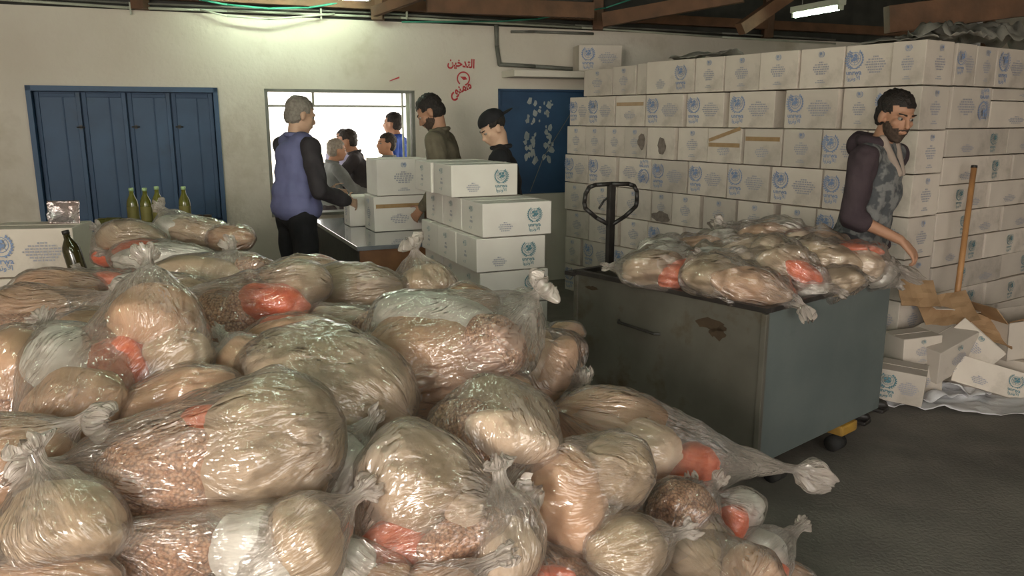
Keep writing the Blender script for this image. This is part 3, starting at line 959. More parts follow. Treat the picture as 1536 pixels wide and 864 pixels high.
# ------------------------------------------------------------------ steel crate on a pallet truck
CN = Vector((1.045, 3.2)); AX = Vector((.766, .643)); AL = Vector((-.643, .766))
LA, LR = 1.10, 1.10          # along AL (left face) and AX (right face)
cr = empty('steel_crate', (CN.x, CN.y, 0), math.atan2(AX.y, AX.x)); tag(cr, 'big open grey steel crate full of bagged food on a pallet truck', 'crate')
zb0, zt0 = .17, .857
t = .012
# local: x along AX, y along AL (rot90 of AX = (-.643,.766))
obj('left_panel', BX((0, LA / 2, (zb0 + zt0) / 2), (t, LA, zt0 - zb0), None, .003), M_crate, cr)
obj('front_panel', BX((LR / 2, 0, (zb0 + zt0) / 2), (LR - .02, t, zt0 - zb0 - .002), None, .003), M_crateb, cr)
obj('rear_panel', BX((LR / 2, LA, (zb0 + zt0) / 2), (LR - .02, t, zt0 - zb0), None, .003), M_crate, cr)
obj('right_panel', BX((LR, LA / 2, (zb0 + zt0) / 2), (t, LA, zt0 - zb0), None, .003), M_crateb, cr)
obj('bottom_panel', BX((LR / 2, LA / 2, zb0 + .01), (LR - .02, LA - .02, .02)), M_crate, cr)
bm = bmesh.new()
f = .035
box(bm, (0, LA / 2, zt0), (f, LA + f, .022), None, .003); box(bm, (LR, LA / 2, zt0), (f, LA + f, .022), None, .003)
box(bm, (LR / 2, 0, zt0 - .001), (LR - f, f, .022), None, .003); box(bm, (LR / 2, LA, zt0 - .001), (LR - f, f, .022), None, .003)
obj('rim', bm, M_dark, cr)
for yy in (-.002, LA): obj('corner_angle', BX((-.004, yy, (zb0 + zt0) / 2), (.022, .026, zt0 - zb0 - .03), None, .003), M_crate, cr)
# slot handle on the left face
bm = bmesh.new(); yh = LA * .60; zh = .655
tube(bm, [(-.008, yh + .14, zh + .004), (-.028, yh + .125, zh), (-.028, yh - .10, zh - .012), (-.008, yh - .12, zh - .012)], .007, 8)
obj('handle', bm, M_dark, cr)
rnd = random.Random(9)
for (yc, zc, a, b_) in ((LA * .24, .745, .10, .035), (LA * .20, .715, .05, .035), (LA * .90, .79, .05, .012)):
    bm = bmesh.new()
    poly(bm, [(-.0078, yc + math.cos(t_) * a * rnd.uniform(.6, 1.1), zc + math.sin(t_) * b_ * rnd.uniform(.5, 1.1)) for t_ in [j * PI / 9 for j in range(18)]])
    obj('rust_patch', bm, M_rust, cr)
bm = bmesh.new(); box(bm, (-.01, LA + .03, zt0 - .01), (.05, .06, .02)); obj('hinge_plate', bm, M_dark, cr)

# pallet truck: forks run from behind the crate to its front panel
pj = empty('pallet_truck', (CN.x, CN.y, 0), math.atan2(AX.y, AX.x)); tag(pj, 'pallet truck with black loop handle and yellow forks under the steel crate', 'pallet truck')
for xf in (.26, .80):
    fk = obj('fork', BX((xf, LA / 2 + .15, zb0 - .035), (.15, LA + (.16 if xf < .5 else .32), .055), None, .012), M_yel, pj)
    bm = bmesh.new(); cyl(bm, (xf - .04, .06, .042), (xf + .04, .06, .042), .040, .040, 16)
    obj('fork_wheel', bm, M_rubber, fk, True)
hx = .50
bm = bmesh.new(); box(bm, (.53, LA + .20, .17), (.66, .10, .16), None, .01); box(bm, (hx, LA + .25, .34), (.18, .12, .24), None, .01)
obj('pump_housing', bm, M_yel, pj)
bm = bmesh.new()
for s in (-1, 1): cyl(bm, (hx + s * .05 - .03, LA + .30, .085), (hx + s * .05 + .03, LA + .30, .085), .085, .085, 20)
obj('steer_wheel', bm, M_rubber, pj, True)
bm = bmesh.new()
z1 = 1.262
box(bm, (hx, LA + .245, (z1 + .40) / 2), (.048, .03, z1 - .40), None, .006)
obj('shaft', bm, M_dark, pj)
# loop handle, faces the camera: lies in a plane turned back towards -x local; local dir along (camera right)
lw = .158
cam_r = Vector((math.cos(-math.atan2(AX.y, AX.x)), math.sin(-math.atan2(AX.y, AX.x)), 0))
cam_r = (cam_r + Vector((.9, 0, 0))).normalized()
cpt = Vector((hx, LA + .245, 0))


def hp(a, z): return cpt + cam_r * a + Vector((0, 0, z))


pts = [hp(0, z1 - .235), hp(-.09, z1 - .185), hp(-lw, z1 - .13), hp(-lw - .008, z1 - .10), hp(-lw, z1 - .045), hp(-lw + .022, z1 - .012), hp(-lw + .06, z1), hp(0, z1 + .003),
       hp(lw - .05, z1), hp(lw - .015, z1 - .012), hp(lw + .004, z1 - .045), hp(lw + .006, z1 - .10), hp(lw, z1 - .13), hp(.09, z1 - .185), hp(0, z1 - .235)]
obj('loop_handle', tube(bmesh.new(), pts, .0125, 10), M_dark, pj, True)
obj('lever', tube(bmesh.new(), [hp(-.015, z1 - .07), hp(-.045, z1 - .09), hp(-.075, z1 - .135)], .006, 8), M_dark, pj, True)

# leaning pole
pt = aty(1461, 252, 5.03); pb = aty(1428, 500, 4.86)
pb = pt + (pb - pt) * 1.0
dr = (pb - pt).normalized(); pb = pt + dr * (pt.z / -dr.z) * .995
e = empty('wooden_pole', (pb.x, pb.y, pb.z)); tag(e, 'orange-brown wooden pole leaning against the low cartons at right', 'pole')
d = pt - pb
obj('shaft', cyl(bmesh.new(), (0, 0, 0), d, .019, .017, 12), M_pole, e, True)
obj('end_cap', cyl(bmesh.new(), d, d * 1.012, .019, .018, 12), M_dark, e, True)
# ------------------------------------------------------------------ scrap cartons and plastic at the right
def scrap(px, py, Y, w_, d, h, ang, tilt, label, style='A', z=None, open_=False):
    p = aty(px, py, Y)
    zz_ = max(.0, p.z - h / 2) if z is None else z
    root = link('scrap_carton', carton_body(w_, d, h, False)) if not open_ else None
    if open_:
        bm = bmesh.new(); th = .006
        box(bm, (0, 0, th / 2), (w_, d, th)); box(bm, (0, -d / 2 + th / 2, h / 2), (w_, th, h)); box(bm, (0, d / 2 - th / 2, h / 2), (w_, th, h))
        box(bm, (-w_ / 2 + th / 2, 0, h / 2), (th, d, h)); box(bm, (w_ / 2 - th / 2, 0, h / 2), (th, d, h))
        root = obj('open_carton', bm, M_carton)
        for nm, c, s, rx, ry in (('flap', (0, -d / 2 - d * .17, h + .03), (w_, d * .36, .005), R(-25), 0), ('flap', (-w_ / 2 - .05, 0, h + .05), (.14, d, .005), 0, R(50)), ('flap', (w_ / 2 + .02, 0, h + .07), (.15, d, .005), 0, R(-70))):
            bm = BX((0, 0, 0), s); o = obj(nm, bm, M_kraft, root); o.location = c; o.rotation_euler = (rx, ry, 0)
    root.location = (p.x, Y, zz_); root.rotation_euler = (tilt[0], tilt[1], ang)
    tag(root, label, 'box')
    if style: put_print(root, style, 'front', w_, h, d / 2 + .0035)
    return root


scrap(1476, 575, 4.60, .46, .26, .17, R(-16), (R(-22), R(14)), 'crushed white carton with two dark emblems tilted in the scrap pile', 'C')
scrap(1405, 520, 4.70, .36, .28, .22, R(28), (R(10), R(-14)), 'white carton standing askew left in the scrap pile', 'E')
scrap(1442, 515, 4.72, .30, .22, .19, R(-38), (R(-14), R(38)), 'white carton tipped on its corner in the middle of the scrap pile', 'E', z=.20)
scrap(1352, 572, 4.35, .24, .20, .19, R(-30), (R(4), R(3)), 'small white carton with blue emblem between the crate and the scrap', 'A')
scrap(1373, 520, 4.62, .28, .20, .20, R(12), (R(0), R(-4)), 'white carton upright behind the small one by the crate', 'E', z=.0)
scrap(1374, 462, 4.62, .26, .20, .17, R(12), (R(0), R(-3)), 'white carton on top of the upright one by the crate', 'E', z=.205)
scrap(1532, 480, 4.88, .44, .30, .24, R(12), (R(0), R(-4)), 'large opened carton with brown flaps at the right edge', '', z=.19, open_=True)
scrap(1525, 545, 4.84, .34, .26, .18, R(34), (0, 0), 'white carton half hidden under the tipped carton in the scrap pile', '', z=0)
scrap(1420, 560, 4.8, .34, .26, .20, R(-8), (0, 0), 'white carton at the bottom of the scrap pile under the tipped one', '', z=0)


def board(px, py, Y, w_, h_, eul, m, label, zz=None):
    bm = bmesh.new(); bmesh.ops.create_grid(bm, x_segments=8, y_segments=6, size=.5)
    for v in bm.verts:
        v.co = Vector((v.co.x * w_, v.co.y * h_, .02 * noise.noise(v.co * 3) + .03 * abs(v.co.x)))
    bmesh.ops.solidify(bm, geom=bm.faces[:], thickness=.006)
    o = obj('cardboard_sheet', bm, m); p = aty(px, py, Y); o.location = (p.x, Y, max(p.z, .02) if zz is None else zz); o.rotation_euler = eul
    tag(o, label, 'cardboard'); return o


board(1375, 440, 4.72, .26, .18, (R(52), R(4), R(8)), M_kraft, 'brown cardboard flap standing above the cartons beside the crate')
board(1420, 466, 4.8, .30, .24, (R(40), R(-14), R(-10)), M_kraft, 'torn brown cardboard sheet behind the tipped carton')
board(1478, 492, 4.78, .34, .16, (R(38), R(24), R(-16)), M_kraft, 'brown cardboard edge sticking up before the opened carton')
board(1420, 455, 4.95, .5, .3, (R(10), R(8), R(20)), M_carton, 'flattened white carton lying over the back of the scrap')


def crumple(cx, cy, w_, d, amp, seed, fx=26, fy=18, hz=None, sc_=5):
    bm = bmesh.new(); bmesh.ops.create_grid(bm, x_segments=fx, y_segments=fy, size=.5)
    for v in bm.verts:
        x, y = v.co.x, v.co.y
        q = Vector((x * w_, y * d, seed))
        e = 1 + .16 * noise.noise(Vector((x * 4, y * 4, seed)))
        n1_ = abs(noise.noise(q * sc_)); n2_ = abs(noise.noise(q * sc_ * 2.3 + Vector((4, 4, 4))))
        z = amp * (n1_ * 1.3 + n2_ * .6)
        if hz: z += hz(x, y)
        v.co = Vector((x * w_ * e, y * d * e, z))
    bmesh.ops.solidify(bm, geom=bm.faces[:], thickness=.003)
    return bm


for (px, py, w_, d, a, hz_, lab) in ((1430, 606, .85, .32, -12, .05, 'crumpled white plastic sheet spread on the floor before the scrap'),
                                     (1400, 588, .55, .36, 20, .10, 'bunched clear-white plastic wrap against the scrap cartons'),
                                     (1520, 588, .55, .25, 14, .03, 'thin white plastic sheet on the floor at the right edge'),
                                     (1455, 586, .40, .30, 40, .10, 'folded plastic wrap lying before the crushed carton')):
    p = atz(px, py, 0)
    o = obj('plastic_sheet', crumple(0, 0, w_, d, hz_, px * .013), M_wrapw, None, True); o.location = (p.x, p.y, .004); o.rotation_euler = (0, 0, R(a)); tag(o, lab, 'plastic sheet')
# yellow basket
p = atz(1540, 570, 0)
e = empty('plastic_basket', (p.x + .02, p.y - .02, .0), R(10)); tag(e, 'yellow plastic basket with slotted side cut by the right picture edge', 'basket')
for k in range(5):
    bm = bmesh.new(); z = .018 + k * .045
    box(bm, (0, -.12, z), (.28, .008, .022)); box(bm, (-.14, 0, z), (.008, .24, .022)); box(bm, (.14, 0, z), (.008, .24, .022)); box(bm, (0, .12, z), (.28, .008, .022))
    obj('band', bm, M_yelp, e)
bm = bmesh.new()
for s in (-1, 1):
    for q in (-1, 1): box(bm, (s * .14, q * .12, .105), (.018, .018, .21))
    box(bm, (s * .05, -.12, .105), (.012, .01, .2))
obj('corner_post', bm, M_yelp, e)
obj('basket_base', BX((0, 0, .006), (.28, .24, .01)), M_yelp, e)

# sheeting thrown over the top of the box wall
def hump(x, y): return .13 * (1 - (2 * y) ** 2) * (.6 + .4 * math.sin(x * 9))
c = CW + UR * 1.0 + Vector((-UR.y, UR.x)) * .12
o = obj('dust_sheet', crumple(0, 0, 1.7, .42, .10, 2.2, 46, 18, lambda x, y: .09 * (1 - (2 * y) ** 2) * (.55 + .45 * math.sin((x + .3) * 5)), 6), M_wrap, None, True)
o.location = (c.x, c.y, zt + .252); o.rotation_euler = (0, 0, math.atan2(UR.y, UR.x)); tag(o, 'crumpled grey plastic sheeting heaped over the right end of the box wall', 'plastic sheet')
c = CW + UL * -.25 + UR * .16
o = obj('dust_sheet', crumple(0, 0, .5, .25, .04, 7.7, 20, 10), M_wrap, None, True); o.location = (c.x, c.y, 8 * HB); o.rotation_euler = (0, 0, math.atan2(UL.y, UL.x)); tag(o, 'small piece of grey sheeting on the corner of the box wall', 'plastic sheet')
c = CW + UL * -1.85 + UR * .16
o = obj('dust_sheet', crumple(0, 0, .55, .25, .06, 4.1, 20, 10), M_wrap, None, True); o.location = (c.x, c.y, 8 * HB); o.rotation_euler = (0, 0, math.atan2(UL.y, UL.x)); tag(o, 'grey cloth lying on the top row near the middle of the box wall', 'plastic sheet')

# ------------------------------------------------------------------ bags
def packet_mesh(a, b, c, seed, p=2.9, lev=3, wr=1.0):
    """pillow sack, half sizes a (x), c (y, depth), b (z)"""
    bm = bmesh.new(); bmesh.ops.create_uvsphere(bm, u_segments=40, v_segments=24, radius=1, matrix=Matrix.Rotation(PI / 2, 4, 'Y'))
    rn = random.Random(seed); off = Vector((rn.random() * 9, rn.random() * 9, rn.random() * 9))
    m_ = min(a, b, c)
    for v in bm.verts:
        d = v.co.normalized()
        k = (abs(d.x) ** p + abs(d.y) ** p + abs(d.z) ** p) ** (-1 / p)
        q = Vector((d.x * a * k, d.y * c * k, d.z * b * k))
        q.y *= (1 - .38 * (q.z / b) ** 2) * (1 - .22 * (q.x / a) ** 2) * 1.1
        # ends pull in, belly swells
        t = abs(q.x) / a
        s = 1 - .34 * t ** 3
        q.y *= s; q.z *= s * (1 + .06 * (1 - t))
        l1 = noise.noise(d * 1.7 + off) * .17 * m_
        th = math.atan2(d.z, d.y)
        l2 = (abs(noise.noise(Vector((math.cos(th) * 5, math.sin(th) * 5, d.x * 1.1)) + off)) - .2) * .11 * m_ * (.4 + t * 1.6) * wr
        l3 = noise.noise(d * 7 + off) * .012 * m_
        v.co = q + d * (l1 - abs(l2) + l3)
    me = bpy.data.meshes.new('packet'); bm.to_mesh(me); bm.free()
    me.polygons.foreach_set('use_smooth', [True] * len(me.polygons))
    return me


def film_bm(pts, neck, seed, skirt=None, nt=72, ns=44, loose=1.0, sk_len=.09, sk_r=.05):
    """bag film: a skin stretched over points and drawn together at the neck"""
    rn = random.Random(seed * 7 + 1)
    off = Vector((rn.random() * 20, rn.random() * 20, rn.random() * 20))
    h = bmesh.new()
    for p in pts: h.verts.new(p)
    h.verts.new(neck)
    res = bmesh.ops.convex_hull(h, input=h.verts)
    bv = BVHTree.FromBMesh(h)
    h.free()
    cen = sum(pts, Vector()) / len(pts)
    ax = (neck - cen).normalized()
    B = min(pts, key=lambda p: p.dot(ax))
    need = max((p - cen).dot(ax) for p in pts) + .05
    if (neck - cen).length < need:
        nn_ = cen + ax * need
        if skirt is not None: skirt = skirt + (nn_ - neck)
        neck = nn_
        h = bmesh.new()
        for p in pts: h.verts.new(p)
        h.verts.new(neck); bmesh.ops.convex_hull(h, input=h.verts); bv = BVHTree.FromBMesh(h); h.free()
    L = (neck - B).dot(ax); hc = (cen - B).dot(ax)
    smax = max((p - B).dot(ax) for p in pts) / L
    e1 = ax.orthogonal().normalized(); e2 = ax.cross(e1)
    bm = bmesh.new(); uvl = bm.loops.layers.uv.new('UVMap'); lay = bm.verts.layers.float.new('gather')
    col = {}
    rings = []
    ga = []
    for i in range(1, ns):
        s = (1 - math.cos(PI * .5 * i / (ns - 1))) if False else (i / (ns - 1)) ** 1.35
        s = min(s, .999)
        t_ = L * s
        c = B + (cen - B) * (t_ / hc) if t_ < hc else cen + (neck - cen) * ((t_ - hc) / (L - hc))
        q = max(0, (s - smax) / (1 - smax)) if smax < .98 else 0
        q = min(q, 1)
        ring = []
        for k in range(nt):
            t = 2 * PI * k / nt
            d = e1 * math.cos(t) + e2 * math.sin(t)
            hh = bv.ray_cast(c, d)
            r = hh[3] if hh[0] is not None else .01
            r0 = r + .004
            r = r * (1 - .30 * math.sin(PI * q) * (1 if q > 0 else 0)) + .006
            pl_ = noise.noise(Vector((math.cos(t) * 3.2, math.sin(t) * 3.2, s * 1.2)) + off)
            pl2 = noise.noise(Vector((math.cos(t) * 7, math.sin(t) * 7, s * 1.8)) + off)
            cr_ = noise.noise((c + d * r) * 13 + off)
            cr2 = noise.noise((c + d * r) * 32 + off)
            A = (.012 + .045 * min(1, q * 1.6)) * loose
            r2 = r * (1 + A * 2.2 * (abs(pl_) * 2 - .5) * .6 + A * 1.1 * (1 - abs(pl2) * 3) * .5)
            r2 += (.006 if loose < 1.6 else .010) * loose * abs(cr_) * 2 - .002 + .0022 * cr2 * (1 if loose < 1.6 else 2.5)
            if q <= 0: r2 = max(r2, r0)
            r2 = max(r2, .011 + .004 * (1 + pl2))
            ring.append(bm.verts.new(c + d * r2))
        rings.append(ring); ga.append(min(1, q ** 1.2))
    # skirt beyond the tie
    sd = (skirt - neck).normalized() if skirt is not None else ax
    sl = (skirt - neck).length if skirt is not None else sk_len
    f1 = sd.orthogonal().normalized()
    f1 = (e1 - sd * e1.dot(sd)).normalized(); f2 = sd.cross(f1)
    if f2.dot(e2) < 0: f2 = -f2
    for i in range(1, 11):
        g = i / 10
        c = neck + sd * sl * g
        rr = .011 + sk_r * (math.sin(PI * (.05 + .80 * g)) - .15)
        ring = []
        for k in range(nt):
            t = 2 * PI * k / nt
            wv = noise.noise(Vector((math.cos(t) * 2.3, math.sin(t) * 2.3, g * 1.5)) + off)
            w2 = noise.noise(Vector((math.cos(t) * 6, math.sin(t) * 6, g * 2)) + off)
            r2 = rr * (1 + .7 * wv + .22 * w2)
            fl = .7 if i > 2 else 1
            ring.append(bm.verts.new(c + f1 * math.cos(t) * r2 + f2 * math.sin(t) * r2 * fl + sd * .012 * g * wv * 2))
        rings.append(ring); ga.append(.85)
    pole = bm.verts.new(B - ax * .003)
    for ring, g in zip(rings, ga):
        for v in ring: v[lay] = g
    for k in range(nt):
        fc = bm.faces.new((pole, rings[0][(k + 1) % nt], rings[0][k]))
        for l in fc.loops: l[uvl].uv = (k / nt * .9, 0)
    acc = 0
    for i in range(len(rings) - 1):
        a, b = rings[i], rings[i + 1]
        st = (a[0].co - b[0].co).length
        for k in range(nt):
            k2 = (k + 1) % nt
            fc = bm.faces.new((a[k], a[k2], b[k2], b[k]))
            uvs = ((k / nt * .9, acc), ((k + 1) / nt * .9, acc), ((k + 1) / nt * .9, acc + st), (k / nt * .9, acc + st))
            for l, u_ in zip(fc.loops, uvs): l[uvl].uv = (u_[0] + seed * .37, u_[1])
            fc.smooth = True
        acc += st
    return bm


KM = {'R': ('rice_packet', M_rice), 'O': ('grain_packet', M_riceo), 'F': ('flour_packet', M_flour), 'S': ('sugar_packet', M_sugar), 'L': ('lentil_packet', M_lentil), 'C': ('chickpea_packet', M_chick)}
PL = {'R': None, 'O': None, 'F': None, 'S': None, 'L': None, 'C': None}
BAGN = [0]


def parcel(packs, neck, label, group='bagged food parcels in the heap', skirt=None, name='food_parcel', loose=1.15, sk_r=.036, grow=1.09):
    """packs: (kind, px, py, Y, w_px, h_px, tilt_deg); neck: (px, py, Y)"""
    BAGN[0] += 1; seed = BAGN[0]
    wp = []
    for (k, px, py, Y, wpx_, hpx, tl) in packs:
        p = aty(px, py, Y)
        s = Y / 1225.0
        a, b = wpx_ * s / 2 * grow, hpx * s / 2 * grow
        wp.append((k, p, a, b, min(max(b * 1.0, .35 * a), a * .95), tl, Y))
    base = sum((q[1] for q in wp), Vector()) / len(wp)
    base.z = min(q[1].z - q[3] for q in wp)
    root = empty(name, base); tag(root, label, 'bag', group)
    pts = []
    for i, (k, p, a, b, c, tl, Y) in enumerate(wp):
        me = packet_mesh(a, b, c, seed * 13 + i) if k != 'X' else None
        # pitch the pillow so that its broad face leans up towards the light
        M = Matrix.Translation(p) @ Matrix.Rotation(R(-12), 4, 'X') @ Matrix.Rotation(R(-tl), 4, 'Y') @ Matrix.Rotation(R(random.Random(seed + i).uniform(-12, 12)), 4, 'Z')
        if k == 'X':
            pts += [M @ Vector((math.cos(q1) * math.cos(q2) * a, math.sin(q2) * c * .8, math.sin(q1) * math.cos(q2) * b)) for q1 in [j * PI / 6 for j in range(12)] for q2 in (-1.2, -.6, 0, .6, 1.2)]
            continue
        nm, m = KM[k]
        o = link(nm, me, m, root)
        o.matrix_parent_inverse = Matrix(); o.matrix_basis = Matrix.Translation(-base) @ M
        pts += [M @ (me.vertices[j].co * 1.045) for j in range(0, len(me.vertices), 2)]
        if len(wp) > 1 and k != 'L' or k == 'L': pass
    n = aty(*neck)
    sk = aty(*skirt) if skirt else None
    bm = film_bm(pts, n, seed, sk, loose=loose, sk_r=sk_r if skirt else .014, sk_len=.035)
    bmesh.ops.translate(bm, verts=bm.verts, vec=-base)
    me = bpy.data.meshes.new('clear_bag'); bm.to_mesh(me); bm.free()
    o = link('clear_bag', me, film, root)
    return root


